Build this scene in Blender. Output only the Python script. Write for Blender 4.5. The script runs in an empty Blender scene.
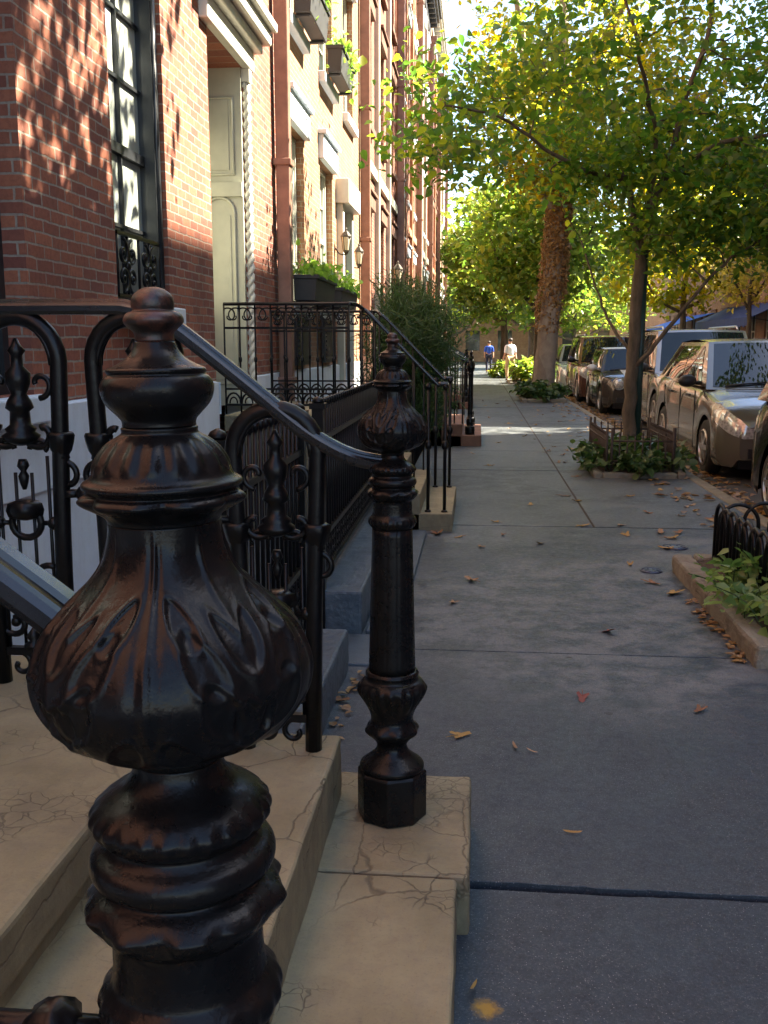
import bpy, bmesh, math, random
import numpy as np
from mathutils import Vector, Matrix
random.seed(7)
rng = np.random.default_rng(11)
PI = math.pi
R = math.radians
sc = bpy.context.scene
COL = sc.collection
H = 1.55
XW = -2.10            # facade plane of the row on the left

# ------------------------------------------------------------------ materials
class NT:
    def __init__(s, name):
        m = bpy.data.materials.new(name); m.use_nodes = True
        s.m = m; s.t = m.node_tree; s.n = s.t.nodes; s.l = s.t.links
        s.b = s.n['Principled BSDF']; s.o = s.n['Material Output']
        s.tc = s.n.new('ShaderNodeTexCoord')
        s.pos = s.tc.outputs['Object']
    def link(s, a, b): s.l.new(a, b); return b
    def setin(s, node, key, v):
        if hasattr(v, 'is_output'): s.l.new(v, node.inputs[key])
        elif isinstance(v, (tuple, list)) and len(v) == 3: node.inputs[key].default_value = (*v, 1) if node.inputs[key].type == 'RGBA' else v
        else: node.inputs[key].default_value = v
    def noise(s, scale, detail=4, rough=.55, vec=None, col=False, dist=0):
        n = s.n.new('ShaderNodeTexNoise'); n.inputs['Scale'].default_value = scale
        n.inputs['Detail'].default_value = detail; n.inputs['Roughness'].default_value = rough
        n.inputs['Distortion'].default_value = dist
        s.l.new(vec or s.pos, n.inputs['Vector'])
        return n.outputs['Color' if col else 'Fac']
    def vor(s, scale, feature='F1', vec=None, out='Distance', rand=1):
        n = s.n.new('ShaderNodeTexVoronoi'); n.feature = feature
        n.inputs['Scale'].default_value = scale; n.inputs['Randomness'].default_value = rand
        s.l.new(vec or s.pos, n.inputs['Vector'])
        return n.outputs[out]
    def ramp(s, f, *stops):
        n = s.n.new('ShaderNodeValToRGB'); e = n.color_ramp.elements
        while len(e) < len(stops): e.new(.5)
        for k, (p, c) in enumerate(stops):
            e[k].position = p; e[k].color = (*c, 1) if isinstance(c, (tuple, list)) else (c, c, c, 1)
        s.l.new(f, n.inputs['Fac']); return n.outputs['Color']
    def mix(s, f, a, b, mode='MIX'):
        n = s.n.new('ShaderNodeMix'); n.data_type = 'RGBA'; n.blend_type = mode
        for i, v in ((0, f), (6, a), (7, b)):
            if hasattr(v, 'is_output'): s.l.new(v, n.inputs[i])
            elif i == 0: n.inputs[0].default_value = v
            else: n.inputs[i].default_value = (*v, 1)
        return n.outputs[2]
    def math(s, op, a, b=0.0, c=None):
        n = s.n.new('ShaderNodeMath'); n.operation = op
        for i, v in enumerate((a, b) if c is None else (a, b, c)):
            if hasattr(v, 'is_output'): s.l.new(v, n.inputs[i])
            else: n.inputs[i].default_value = v
        return n.outputs[0]
    def mapv(s, scale=(1, 1, 1), vec=None, loc=(0, 0, 0), rot=(0, 0, 0)):
        n = s.n.new('ShaderNodeMapping'); n.inputs['Scale'].default_value = scale
        n.inputs['Location'].default_value = loc; n.inputs['Rotation'].default_value = rot
        s.l.new(vec or s.pos, n.inputs['Vector']); return n.outputs['Vector']
    def bump(s, h, strength=.3, dist=.01):
        n = s.n.new('ShaderNodeBump'); n.inputs['Strength'].default_value = strength
        n.inputs['Distance'].default_value = dist
        s.l.new(h, n.inputs['Height'])
        s.l.new(n.outputs['Normal'], s.b.inputs['Normal'])
    def island(s):
        g = s.n.new('ShaderNodeNewGeometry'); return g.outputs['Random Per Island']
    def normal(s):
        g = s.n.new('ShaderNodeNewGeometry'); return g.outputs['Normal']
    def base(s, v): s.setin(s.b, 'Base Color', v)
    def rough(s, v): s.setin(s.b, 'Roughness', v)

def plain(name, c, rough=.6, metal=0.0, var=.25, scale=8, bump=0.0, bscale=60, spec=None):
    k = NT(name)
    f = k.noise(scale, 5, .6)
    k.base(k.mix(k.ramp(f, (.3, 0.0), (.7, 1.0)), tuple(x*(1-var) for x in c), tuple(min(1, x*(1+var)) for x in c)))
    k.rough(rough); k.b.inputs['Metallic'].default_value = metal
    if spec is not None: k.b.inputs['Specular IOR Level'].default_value = spec
    if bump: k.bump(k.noise(bscale, 4), bump, .004)
    return k.m

def brick_mat(name, c1, c2, mortar, w=.185, h=.0615):
    k = NT(name)
    sep = k.n.new('ShaderNodeSeparateXYZ'); k.l.new(k.pos, sep.inputs[0])
    sn = k.n.new('ShaderNodeSeparateXYZ'); k.l.new(k.normal(), sn.inputs[0])
    ny = k.math('GREATER_THAN', k.math('ABSOLUTE', sn.outputs[1]), .5)
    hx = k.math('ADD', k.math('MULTIPLY', sep.outputs[0], ny), k.math('MULTIPLY', sep.outputs[1], k.math('SUBTRACT', 1.0, ny)))
    cb = k.n.new('ShaderNodeCombineXYZ'); k.l.new(hx, cb.inputs[0]); k.l.new(sep.outputs[2], cb.inputs[1])
    # wobble so that courses are not ruler straight
    wv = k.n.new('ShaderNodeVectorMath'); wv.operation = 'MULTIPLY_ADD'
    k.l.new(k.noise(9, 3, col=True), wv.inputs[0]); wv.inputs[1].default_value = (.020, .016, 0)
    k.l.new(cb.outputs[0], wv.inputs[2])
    bt = k.n.new('ShaderNodeTexBrick'); k.l.new(wv.outputs[0], bt.inputs['Vector'])
    bt.inputs['Scale'].default_value = 1; bt.inputs['Brick Width'].default_value = w
    bt.inputs['Row Height'].default_value = h; bt.inputs['Mortar Size'].default_value = .0062
    bt.inputs['Mortar Smooth'].default_value = .25; bt.inputs['Bias'].default_value = -.1
    bt.inputs['Color1'].default_value = (*c1, 1); bt.inputs['Color2'].default_value = (*c2, 1)
    bt.inputs['Mortar'].default_value = (*mortar, 1)
    n1 = k.noise(2.2, 6, .65); n2 = k.noise(38, 5, .7)
    c = k.mix(k.ramp(n1, (.35, 0.0), (.7, .6)), bt.outputs['Color'], tuple(x*.5 for x in c1))
    n3 = k.noise(1.1, 6, .7, k.mapv((1, 1, .35)))
    c = k.mix(k.ramp(n3, (.48, 0.0), (.75, .5)), c, (.06, .045, .04))
    c = k.mix(k.ramp(n2, (.45, 0.0), (.75, .45)), c, (c2[0]*.45, c2[1]*.4, c2[2]*.4))
    # pale lime bloom
    c = k.mix(k.ramp(k.noise(5, 8, .75), (.62, 0.0), (.8, .4)), c, (.42, .36, .3))
    k.base(c); k.rough(.85)
    hgt = k.math('ADD', k.math('MULTIPLY', bt.outputs['Fac'], -1.0), k.math('MULTIPLY', n2, .35))
    k.bump(hgt, .7, .006)
    return k.m

M = {}
# black glossy cast iron under many coats of paint
k = NT('iron'); f1 = k.noise(14, 6, .65); f2 = k.noise(90, 3, .6)
rust = k.ramp(k.math('ADD', k.math('MULTIPLY', k.noise(26, 7, .7), .7), k.math('MULTIPLY', k.noise(5, 3), .3)), (.57, 0.0), (.70, .6))
k.base(k.mix(rust, k.mix(f1, (.0035, .0035, .004), (.009, .0088, .0085)), (.035, .017, .010)))
k.rough(k.ramp(k.math('ADD', k.math('MULTIPLY', f1, .6), k.math('MULTIPLY', f2, .4)), (.35, .20), (.7, .42)))
k.b.inputs['Specular IOR Level'].default_value = .22
k.bump(k.math('ADD', f1, k.math('MULTIPLY', f2, .35)), .28, .006); M['iron'] = k.m
k = NT('iron_rusty'); f1 = k.noise(45, 7, .7)
k.base(k.mix(k.ramp(k.noise(70, 7, .75), (.44, 0.0), (.58, 1.0)), (.010, .008, .007), (.07, .026, .016)))
k.rough(k.ramp(f1, (.3, .24), (.7, .5))); k.bump(f1, .3, .004); M['iron_rusty'] = k.m
M['iron_plain'] = plain('iron_plain', (.0045, .0045, .005), .32, 0, .4, 20, .25, 70, .28)
k = NT('handrail_paint'); f1 = k.noise(22, 5)
k.base(k.mix(f1, (.006, .007, .009), (.013, .014, .017))); k.rough(k.ramp(f1, (.3, .16), (.7, .34)))
k.b.inputs['Specular IOR Level'].default_value = .7; k.bump(f1, .15, .004); M['handrail'] = k.m

M['brick_a'] = brick_mat('brick_red', (.40, .135, .07), (.17, .052, .038), (.33, .28, .22))
M['brick_b'] = brick_mat('brick_pale_sunlit', (.43, .215, .105), (.31, .135, .07), (.42, .35, .25))  # sunlight on the second house's red brick is put into this colour
M['brick_c'] = brick_mat('brick_brown', (.40, .16, .09), (.26, .09, .055), (.30, .24, .2))
M['brick_d'] = brick_mat('brick_dark', (.20, .07, .05), (.14, .05, .04), (.2, .17, .15))
k = NT('painted_stone'); f1 = k.noise(2.2, 7, .7); f2 = k.noise(5, 6, .7, k.mapv((1, 2.2, .35))); f3 = k.noise(45, 5, .7)
c = k.mix(k.ramp(f1, (.35, 0.0), (.7, 1.0)), (.74, .82, .88), (.62, .68, .72))
c = k.mix(k.ramp(f2, (.52, 0.0), (.8, .3)), c, (.42, .42, .40)); c = k.mix(k.ramp(f3, (.6, 0.0), (.8, .5)), c, (.45, .44, .42))
k.base(c); k.rough(.6); k.bump(k.math('ADD', f1, k.math('MULTIPLY', f3, .3)), .4, .008); M['white_stone'] = k.m
M['white_wood'] = plain('white_woodwork', (.62, .61, .52), .45, 0, .1, 4, .1, 30)
M['cream_wood'] = plain('cream_woodwork', (.44, .45, .36), .45, 0, .12, 4, .1, 30)
M['dark_wood'] = plain('dark_window_wood', (.022, .024, .026), .4, 0, .3, 10, .1, 40)
M['cornice'] = plain('cornice_paint', (.08, .075, .07), .6, 0, .2, 4)
M['brownstone'] = plain('brownstone', (.17, .085, .055), .8, 0, .3, 5, .4, 40)
M['pipe'] = plain('downpipe_paint', (.24, .13, .09), .45, 0, .25, 6, .1, 40)
M['terracotta'] = plain('terracotta', (.44, .22, .12), .8, 0, .25, 5, .3, 40)
M['louvre'] = plain('louvre_paint', (.03, .032, .035), .5, 0, .2, 6)
M['door_green'] = plain('door_paint', (.035, .05, .045), .3, 0, .2, 6)
k = NT('pale_pane'); f1 = k.noise(1.6, 3)
k.base(k.mix(k.ramp(f1, (.35, 0.0), (.65, 1.0)), (.34, .38, .33), (.62, .66, .58))); k.rough(.08)
k.b.inputs['Specular IOR Level'].default_value = .8; k.b.inputs['Coat Weight'].default_value = .6
k.b.inputs['Coat Roughness'].default_value = .02; M['pane_pale'] = k.m
k = NT('dark_pane'); f1 = k.noise(.9, 3)
k.base(k.mix(f1, (.01, .014, .016), (.10, .11, .10))); k.rough(.06)
k.b.inputs['Specular IOR Level'].default_value = .8; M['pane_dark'] = k.m

# cracked tan paint on the stoop treads
k = NT('stoop_stone')
f1 = k.noise(3.2, 6, .6); f2 = k.noise(120, 3, .7); f3 = k.noise(17, 6, .7)
c = k.mix(k.ramp(f1, (.3, 0.0), (.7, 1.0)), (.195, .162, .088), (.315, .272, .158))
c = k.mix(k.ramp(f3, (.45, 0.0), (.72, .5)), c, (.19, .155, .11))
c = k.mix(k.ramp(f2, (.55, 0.0), (.75, .4)), c, (.12, .10, .08))
f5 = k.noise(1.7, 8, .75, k.mapv(loc=(5, 2, 0)))
c = k.mix(k.ramp(f5, (.5, 0.0), (.68, .55)), c, (.11, .09, .06))
c = k.mix(k.ramp(k.vor(7, 'F1'), (.03, .7), (.06, 0.0)), c, (.07, .06, .045))
wv = k.n.new('ShaderNodeVectorMath'); wv.operation = 'MULTIPLY_ADD'
k.l.new(k.noise(11, 3, col=True), wv.inputs[0]); wv.inputs[1].default_value = (.06, .06, .02); k.l.new(k.pos, wv.inputs[2])
cr = k.vor(11, 'DISTANCE_TO_EDGE', wv.outputs[0])
cr2 = k.vor(24, 'DISTANCE_TO_EDGE', wv.outputs[0])
msk = k.ramp(k.noise(2.1, 3, .5), (.54, 0.0), (.64, 1.0)); msk2 = k.ramp(k.noise(3.3, 3, .5, k.mapv(loc=(3, 7, 1))), (.56, 0.0), (.62, 1.0))
l1 = k.math('MULTIPLY', k.ramp(cr, (.010, 1.0), (.03, 0.0)), msk)
l2 = k.math('MULTIPLY', k.ramp(cr2, (.012, .9), (.036, 0.0)), msk2)
cr3 = k.vor(2.6, 'DISTANCE_TO_EDGE', wv.outputs[0])
l3 = k.math('MULTIPLY', k.ramp(cr3, (.0025, 1.0), (.008, 0.0)), k.ramp(k.noise(1.2, 2, .5, k.mapv(loc=(1, 4, 2))), (.44, 0.0), (.54, 1.0)))
ln = k.math('MAXIMUM', l3, k.math('MAXIMUM', l1, l2))
c = k.mix(k.math('MULTIPLY', ln, .7), c, (.07, .056, .036))
# darker brown streaks over all vertical faces
sn = k.n.new('ShaderNodeSeparateXYZ'); k.l.new(k.normal(), sn.inputs[0])
vert = k.math('LESS_THAN', k.math('ABSOLUTE', sn.outputs[2]), .5)
st = k.ramp(k.noise(7, 6, .7, k.mapv((2.2, 2.2, 1.2))), (.3, .25), (.7, .75))
c = k.mix(k.math('MULTIPLY', vert, st), c, (.10, .075, .045))
k.base(c); k.rough(.72)
k.bump(k.math('SUBTRACT', k.math('ADD', k.math('MULTIPLY', f2, .3), k.math('MULTIPLY', f3, .5)), ln), .45, .006)
M['stoop'] = k.m
k = NT('kerb_stone'); f1 = k.noise(5, 6, .65); f2 = k.noise(80, 4, .7)
k.base(k.mix(k.ramp(f2, (.5, 0.0), (.75, .5)), k.mix(k.ramp(f1, (.3, 0.0), (.7, 1.0)), (.045, .062, .082), (.085, .11, .13)), (.025, .03, .035)))
k.rough(.5); k.bump(k.math('ADD', f1, k.math('MULTIPLY', f2, .4)), .5, .008); M['kerb_stone'] = k.m
k = NT('pit_stone'); f1 = k.noise(6, 6, .7); f2 = k.noise(70, 4, .7)
c = k.mix(k.ramp(f1, (.3, 0.0), (.7, 1.0)), (.13, .115, .085), (.27, .25, .20))
c = k.mix(k.ramp(k.noise(3, 5), (.5, 0.0), (.7, .6)), c, (.09, .10, .05))
k.base(c); k.rough(.85); k.bump(k.math('ADD', f1, k.math('MULTIPLY', f2, .5)), .7, .015); M['pit_stone'] = k.m

# bluestone pavement
k = NT('bluestone')
isl = k.island()
f1 = k.noise(.9, 6, .62); f2 = k.noise(140, 3, .75); f3 = k.noise(26, 6, .7); f4 = k.noise(4, 7, .72)
c = k.mix(k.ramp(isl, (0, 0.0), (1, 1.0)), (.025, .038, .051), (.037, .050, .062))
c = k.mix(k.ramp(f1, (.35, 0.0), (.65, .7)), c, (.027, .044, .066))
c = k.mix(k.ramp(f3, (.4, 0.0), (.75, .55)), c, (.026, .03, .036))
# dried pale dust left in patches
sp = k.n.new('ShaderNodeSeparateXYZ'); k.l.new(k.pos, sp.inputs[0])
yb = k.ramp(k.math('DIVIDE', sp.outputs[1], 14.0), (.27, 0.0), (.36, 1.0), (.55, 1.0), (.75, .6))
vm = k.mapv((.55, .42, 0), loc=(-.33, -2.35, 0)); vl = k.n.new('ShaderNodeVectorMath'); vl.operation = 'LENGTH'; k.l.new(vm, vl.inputs[0])
area = k.ramp(k.math('ADD', vl.outputs['Value'], k.math('MULTIPLY', k.noise(1.6, 4), .5)), (.75, 1.0), (1.25, 0.0))
area = k.math('MAXIMUM', area, k.math('MULTIPLY', k.ramp(k.noise(.7, 2, .5, k.mapv(loc=(.3, 5.2, 0))), (.45, 0.0), (.56, 1.0)), yb))
dust = k.math('MULTIPLY', k.ramp(f4, (.42, 0.0), (.58, 1.0)), area)
gum = k.ramp(k.vor(2.3, 'F1'), (.035, .8), (.05, 0.0))
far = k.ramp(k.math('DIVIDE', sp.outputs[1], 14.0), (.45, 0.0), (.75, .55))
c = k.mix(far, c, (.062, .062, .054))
c = k.mix(k.math('MULTIPLY', dust, .8), c, (.155, .17, .172))
c = k.mix(gum, c, (.022, .023, .026))
# mica specks and pits
spk = k.ramp(k.vor(95, 'F1'), (.10, 1.0), (.17, 0.0))
spm = k.math('MULTIPLY', spk, k.ramp(k.noise(1.3, 3), (.36, 0.0), (.52, 1.0)))
c = k.mix(k.math('MULTIPLY', spm, .8), c, (.34, .34, .34))
c = k.mix(k.ramp(f2, (.52, 0.0), (.66, .75)), c, (.016, .019, .025))
c = k.mix(k.ramp(f2, (.34, .55), (.46, 0.0)), c, (.11, .12, .13))
# splash of yellow marking paint, where a surveyor left it
vd = k.n.new('ShaderNodeVectorMath'); vd.operation = 'DISTANCE'; k.l.new(k.pos, vd.inputs[0]); vd.inputs[1].default_value = (.045, 2.11, 0)
yp = k.math('ADD', vd.outputs['Value'], k.math('MULTIPLY', k.math('SUBTRACT', k.noise(40, 5, .7), .5), .06))
c = k.mix(k.ramp(yp, (.016, .9), (.042, 0.0)), c, (.42, .24, .02))
k.base(c)
k.rough(k.ramp(k.math('ADD', k.math('MULTIPLY', f4, .6), k.math('MULTIPLY', f3, .4)), (.35, .36), (.65, .66)))
k.b.inputs['Specular IOR Level'].default_value = .5
k.bump(k.math('ADD', k.math('MULTIPLY', f2, .5), k.math('ADD', f3, k.math('MULTIPLY', f4, .8))), .45, .006)
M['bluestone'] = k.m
k = NT('asphalt'); f1 = k.noise(1.2, 5); f2 = k.noise(160, 3, .7)
k.base(k.mix(k.ramp(f2, (.45, 0.0), (.7, 1.0)), k.mix(f1, (.036, .037, .04), (.06, .06, .06)), (.09, .09, .088)))
k.rough(.8); k.bump(f2, .5, .01); M['asphalt'] = k.m
M['concrete'] = plain('concrete', (.22, .21, .2), .85, 0, .2, 2, .4, 50)
M['dark_bed'] = plain('dark_bed', (.012, .012, .012), .95, 0, .3, 12)
M['soil'] = plain('soil', (.05, .035, .022), .95, 0, .4, 12, .9, 30)

def leaf_mat(name, ca, cb, cc, trans=.45, yellow=.25, nscale=.5):
    k = NT(name)
    r = k.island()
    c = k.ramp(r, (0, ca), (.55, cb), (.9, cc), (1, cc))
    c2 = k.ramp(k.noise(nscale, 3), (.5 - yellow*.2, 0.0), (.72, 1.0))
    c = k.mix(k.math('MULTIPLY', c2, yellow), c, cc)
    k.base(c); k.rough(.42)
    tr = k.n.new('ShaderNodeBsdfTranslucent')
    k.l.new(k.mix(.55, c, (1, 1, .35), 'MULTIPLY') if False else c, tr.inputs['Color'])
    hs = k.n.new('ShaderNodeHueSaturation'); hs.inputs['Value'].default_value = 2.6; hs.inputs['Saturation'].default_value = 1.05
    k.l.new(c, hs.inputs['Color']); k.l.new(hs.outputs[0], tr.inputs['Color'])
    mx = k.n.new('ShaderNodeMixShader'); mx.inputs[0].default_value = trans
    k.l.new(k.b.outputs[0], mx.inputs[1]); k.l.new(tr.outputs[0], mx.inputs[2])
    k.l.new(mx.outputs[0], k.o.inputs['Surface'])
    return k.m
M['leaf_a'] = leaf_mat('leaf_green', (.035, .09, .014), (.07, .14, .02), (.17, .20, .02), .58, .22)
M['leaf_b'] = leaf_mat('leaf_yellowing', (.07, .13, .018), (.15, .19, .02), (.36, .27, .02), .55, .55, .35)
M['leaf_c'] = leaf_mat('leaf_bright', (.06, .12, .018), (.10, .16, .022), (.2, .21, .03), .5, .3)
M['leaf_y'] = leaf_mat('leaf_gold', (.22, .19, .03), (.34, .27, .04), (.45, .34, .07), .45, .4)
M['ivy'] = leaf_mat('ivy_leaf', (.022, .055, .015), (.04, .085, .02), (.08, .12, .03), .25, .2, 3)
M['ivy_light'] = leaf_mat('ivy_leaf_light', (.06, .12, .03), (.11, .19, .045), (.19, .26, .08), .35, .3, 4)
M['dead_leaf'] = leaf_mat('dead_leaf', (.15, .08, .03), (.25, .14, .05), (.34, .21, .08), .2, .3, 3)
M['needle'] = leaf_mat('evergreen_needle', (.024, .06, .018), (.045, .095, .024), (.08, .13, .035), .2, .3, 3)
M['box_leaf'] = leaf_mat('box_plant_leaf', (.07, .15, .02), (.13, .24, .03), (.22, .32, .06), .45, .3, 4)
def fallen(name, a, b):
    k = NT(name); n = k.noise(30, 5, .7)
    oi = k.n.new('ShaderNodeObjectInfo')
    c = k.mix(k.ramp(n, (.35, 0.0), (.7, 1.0)), a, b)
    c = k.mix(k.math('MULTIPLY', oi.outputs['Random'], .6), c, (a[0]*.55, a[1]*.45, a[2]*.4))
    k.base(c); k.rough(.6); k.bump(k.noise(90, 3), .4, .003); return k.m
M['fall_yellow'] = fallen('fallen_yellow', (.42, .27, .06), (.30, .16, .05))
M['fall_brown'] = fallen('fallen_brown', (.30, .15, .06), (.18, .08, .035))
M['fall_tan'] = fallen('fallen_tan', (.42, .27, .14), (.28, .16, .08))
M['fall_red'] = fallen('fallen_red', (.26, .07, .05), (.18, .05, .04))
k = NT('bark'); f1 = k.noise(9, 7, .7, k.mapv((1, 1, .25))); f2 = k.noise(3, 4)
k.base(k.mix(k.math('MULTIPLY', f2, .5), k.mix(k.ramp(f1, (.35, 0.0), (.65, 1.0)), (.03, .022, .016), (.17, .125, .09)), (.10, .085, .05))); k.rough(.9); k.bump(f1, .8, .02); M['bark'] = k.m
k = NT('plane_bark'); f1 = k.vor(4.5, 'F1', k.mapv((1, 1, .55)), 'Color'); f2 = k.noise(6, 6, .6)
k.base(k.mix(f2, k.ramp(f1, (.2, (.30, .24, .18)), (.5, (.46, .39, .30)), (.8, (.37, .33, .26))), (.17, .13, .095))); k.rough(.85); k.bump(f2, .6, .02); M['plane_bark'] = k.m

# ------------------------------------------------------------------ mesh builder
class MB:
    def __init__(s): s.v = []; s.f = []; s.sm = []
    def add(s, vs, fs, smooth=False):
        o = len(s.v); s.v += [tuple(p) for p in vs]
        s.f += [tuple(i+o for i in f) for f in fs]; s.sm += [smooth]*len(fs); return s
    def box(s, x0, y0, z0, x1, y1, z1):
        if x0 > x1: x0, x1 = x1, x0
        if y0 > y1: y0, y1 = y1, y0
        if z0 > z1: z0, z1 = z1, z0
        return s.add([(x0,y0,z0),(x1,y0,z0),(x1,y1,z0),(x0,y1,z0),(x0,y0,z1),(x1,y0,z1),(x1,y1,z1),(x0,y1,z1)],
                     [(0,3,2,1),(4,5,6,7),(0,1,5,4),(1,2,6,5),(2,3,7,6),(3,0,4,7)])
    def quad(s, a, b, c, d): return s.add([a,b,c,d], [(0,1,2,3)])
    def tube(s, path, r, n=8, caps=True, squash=1.0):
        P = [Vector(p) for p in path]; m = len(P)
        rr = list(r) if isinstance(r, (list, tuple)) else [r]*m
        T = [(P[min(i+1,m-1)]-P[max(i-1,0)]).normalized() for i in range(m)]
        u = T[0].orthogonal().normalized(); vs = []
        for i in range(m):
            u = (u - T[i]*u.dot(T[i]));  u = u.normalized() if u.length > 1e-6 else T[i].orthogonal().normalized()
            w = T[i].cross(u)
            for j in range(n):
                a = 2*PI*j/n; vs.append(P[i] + u*(math.cos(a)*rr[i]) + w*(math.sin(a)*rr[i]*squash))
        fs = [(i*n+j, i*n+(j+1)%n, (i+1)*n+(j+1)%n, (i+1)*n+j) for i in range(m-1) for j in range(n)]
        if caps: fs += [tuple(range(n-1,-1,-1)), tuple((m-1)*n+j for j in range(n))]
        return s.add(vs, fs, True)
    def lathe(s, prof, n=48, c=(0,0,0), fn=None, smooth=True):
        vs = []
        for (r, z) in prof:
            for j in range(n):
                a = 2*PI*j/n; q = r if fn is None else fn(a, z, r)
                vs.append((c[0]+q*math.cos(a), c[1]+q*math.sin(a), c[2]+z))
        m = len(prof)
        fs = [(i*n+j, i*n+(j+1)%n, (i+1)*n+(j+1)%n, (i+1)*n+j) for i in range(m-1) for j in range(n)]
        fs += [tuple(range(n-1,-1,-1)), tuple((m-1)*n+j for j in range(n))]
        return s.add(vs, fs, smooth)
    def sweep(s, prof, path, smooth=False):
        P = [Vector(p) for p in path]; m = len(P); n = len(prof); vs = []
        for i in range(m):
            t = (P[min(i+1,m-1)]-P[max(i-1,0)]).normalized()
            side = t.cross(Vector((0,0,1))).normalized(); up = side.cross(t).normalized()
            for (a, b) in prof: vs.append(P[i]+side*a+up*b)
        fs = [(i*n+j, i*n+(j+1)%n, (i+1)*n+(j+1)%n, (i+1)*n+j) for i in range(m-1) for j in range(n)]
        fs += [tuple(range(n-1,-1,-1)), tuple((m-1)*n+j for j in range(n))]
        return s.add(vs, fs, smooth)
    def ell(s, c, r, nu=16, nv=10):
        prof = [(math.sin(PI*i/nv), -math.cos(PI*i/nv)) for i in range(nv+1)]
        vs = []; n = nu
        for (q, z) in prof:
            for j in range(n):
                a = 2*PI*j/n; vs.append((c[0]+q*math.cos(a)*r[0], c[1]+q*math.sin(a)*r[1], c[2]+z*r[2]))
        fs = [(i*n+j, i*n+(j+1)%n, (i+1)*n+(j+1)%n, (i+1)*n+j) for i in range(nv) for j in range(n)]
        return s.add(vs, fs, True)
    def build(s, name, mat, parent=None, bevel=0, seg=2, local=False, kind=None):
        me = bpy.data.meshes.new(name); me.from_pydata(s.v, [], s.f)
        me.polygons.foreach_set('use_smooth', s.sm)
        me.validate(); me.update()
        bm = bmesh.new(); bm.from_mesh(me); bmesh.ops.recalc_face_normals(bm, faces=bm.faces); bm.to_mesh(me); bm.free()
        o = bpy.data.objects.new(name, me); COL.objects.link(o)
        me.materials.append(M[mat] if isinstance(mat, str) else mat)
        if parent is not None: setpar(o, parent, local)
        if bevel:
            b = o.modifiers.new('bevel', 'BEVEL'); b.width = bevel; b.segments = seg; b.limit_method = 'ANGLE'; b.angle_limit = R(40)
        if kind: o['kind'] = kind
        return o

CT = {}
def worn(o, lev=4, a=.010, b=.004):
    """worn, slightly chipped stone: coarse and fine displacement of a subdivided block"""
    for sc_ in (.16, .035):
        if sc_ not in CT: CT[sc_] = bpy.data.textures.new('wear', 'CLOUDS'); CT[sc_].noise_scale = sc_; CT[sc_].noise_depth = 3
    sb = o.modifiers.new('sub', 'SUBSURF'); sb.subdivision_type = 'SIMPLE'; sb.levels = lev; sb.render_levels = lev
    for sc_, st in ((.16, a), (.035, b)):
        d = o.modifiers.new('wear', 'DISPLACE'); d.texture = CT[sc_]; d.texture_coords = 'LOCAL'; d.strength = st; d.mid_level = .5
    return o
def world_of(o):
    m = Matrix.LocRotScale(o.location, o.rotation_euler, o.scale)
    return (world_of(o.parent) @ o.matrix_parent_inverse @ m) if o.parent else m
def setpar(o, p, local=False):
    o.parent = p
    if not local: o.matrix_parent_inverse = world_of(p).inverted()
def thing(name, label, cat, loc=(0,0,0), group=None, rz=0):
    o = bpy.data.objects.new(name, None); COL.objects.link(o); o.location = loc; o.rotation_euler = (0,0,rz)
    o.empty_display_size = .1
    return tag(o, label, cat, group)
def tag(o, label, cat, group=None, kind=None):
    o['label'] = label; o['category'] = cat
    if group: o['group'] = group
    if kind: o['kind'] = kind
    return o
CH = {}
def children(o): return [c for c in bpy.data.objects if c.parent == o]
def copy_tree(o, parent=None):
    c = o.copy(); COL.objects.link(c)
    if parent is not None: c.parent = parent
    for ch in children(o): copy_tree(ch, c)
    return c

def crom(pts, n=5):
    out = []
    for i in range(len(pts)-1):
        p0 = pts[max(i-1,0)]; p1 = pts[i]; p2 = pts[i+1]; p3 = pts[min(i+2,len(pts)-1)]
        for j in range(n):
            t = j/n
            out.append(tuple(.5*((2*p1[k])+(-p0[k]+p2[k])*t+(2*p0[k]-5*p1[k]+4*p2[k]-p3[k])*t*t+(-p0[k]+3*p1[k]-3*p2[k]+p3[k])*t**3) for k in range(len(p1))))
    out.append(tuple(pts[-1])); return out
def spiral(c, r0, r1, a0, a1, plane='y', n=18):
    pts = []
    for i in range(n+1):
        t = i/n; r = r0+(r1-r0)*t; a = a0+(a1-a0)*t
        u, v = r*math.cos(a), r*math.sin(a)
        pts.append((c[0]+u, c[1], c[2]+v) if plane == 'y' else (c[0], c[1]+u, c[2]+v))
    return pts

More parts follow.
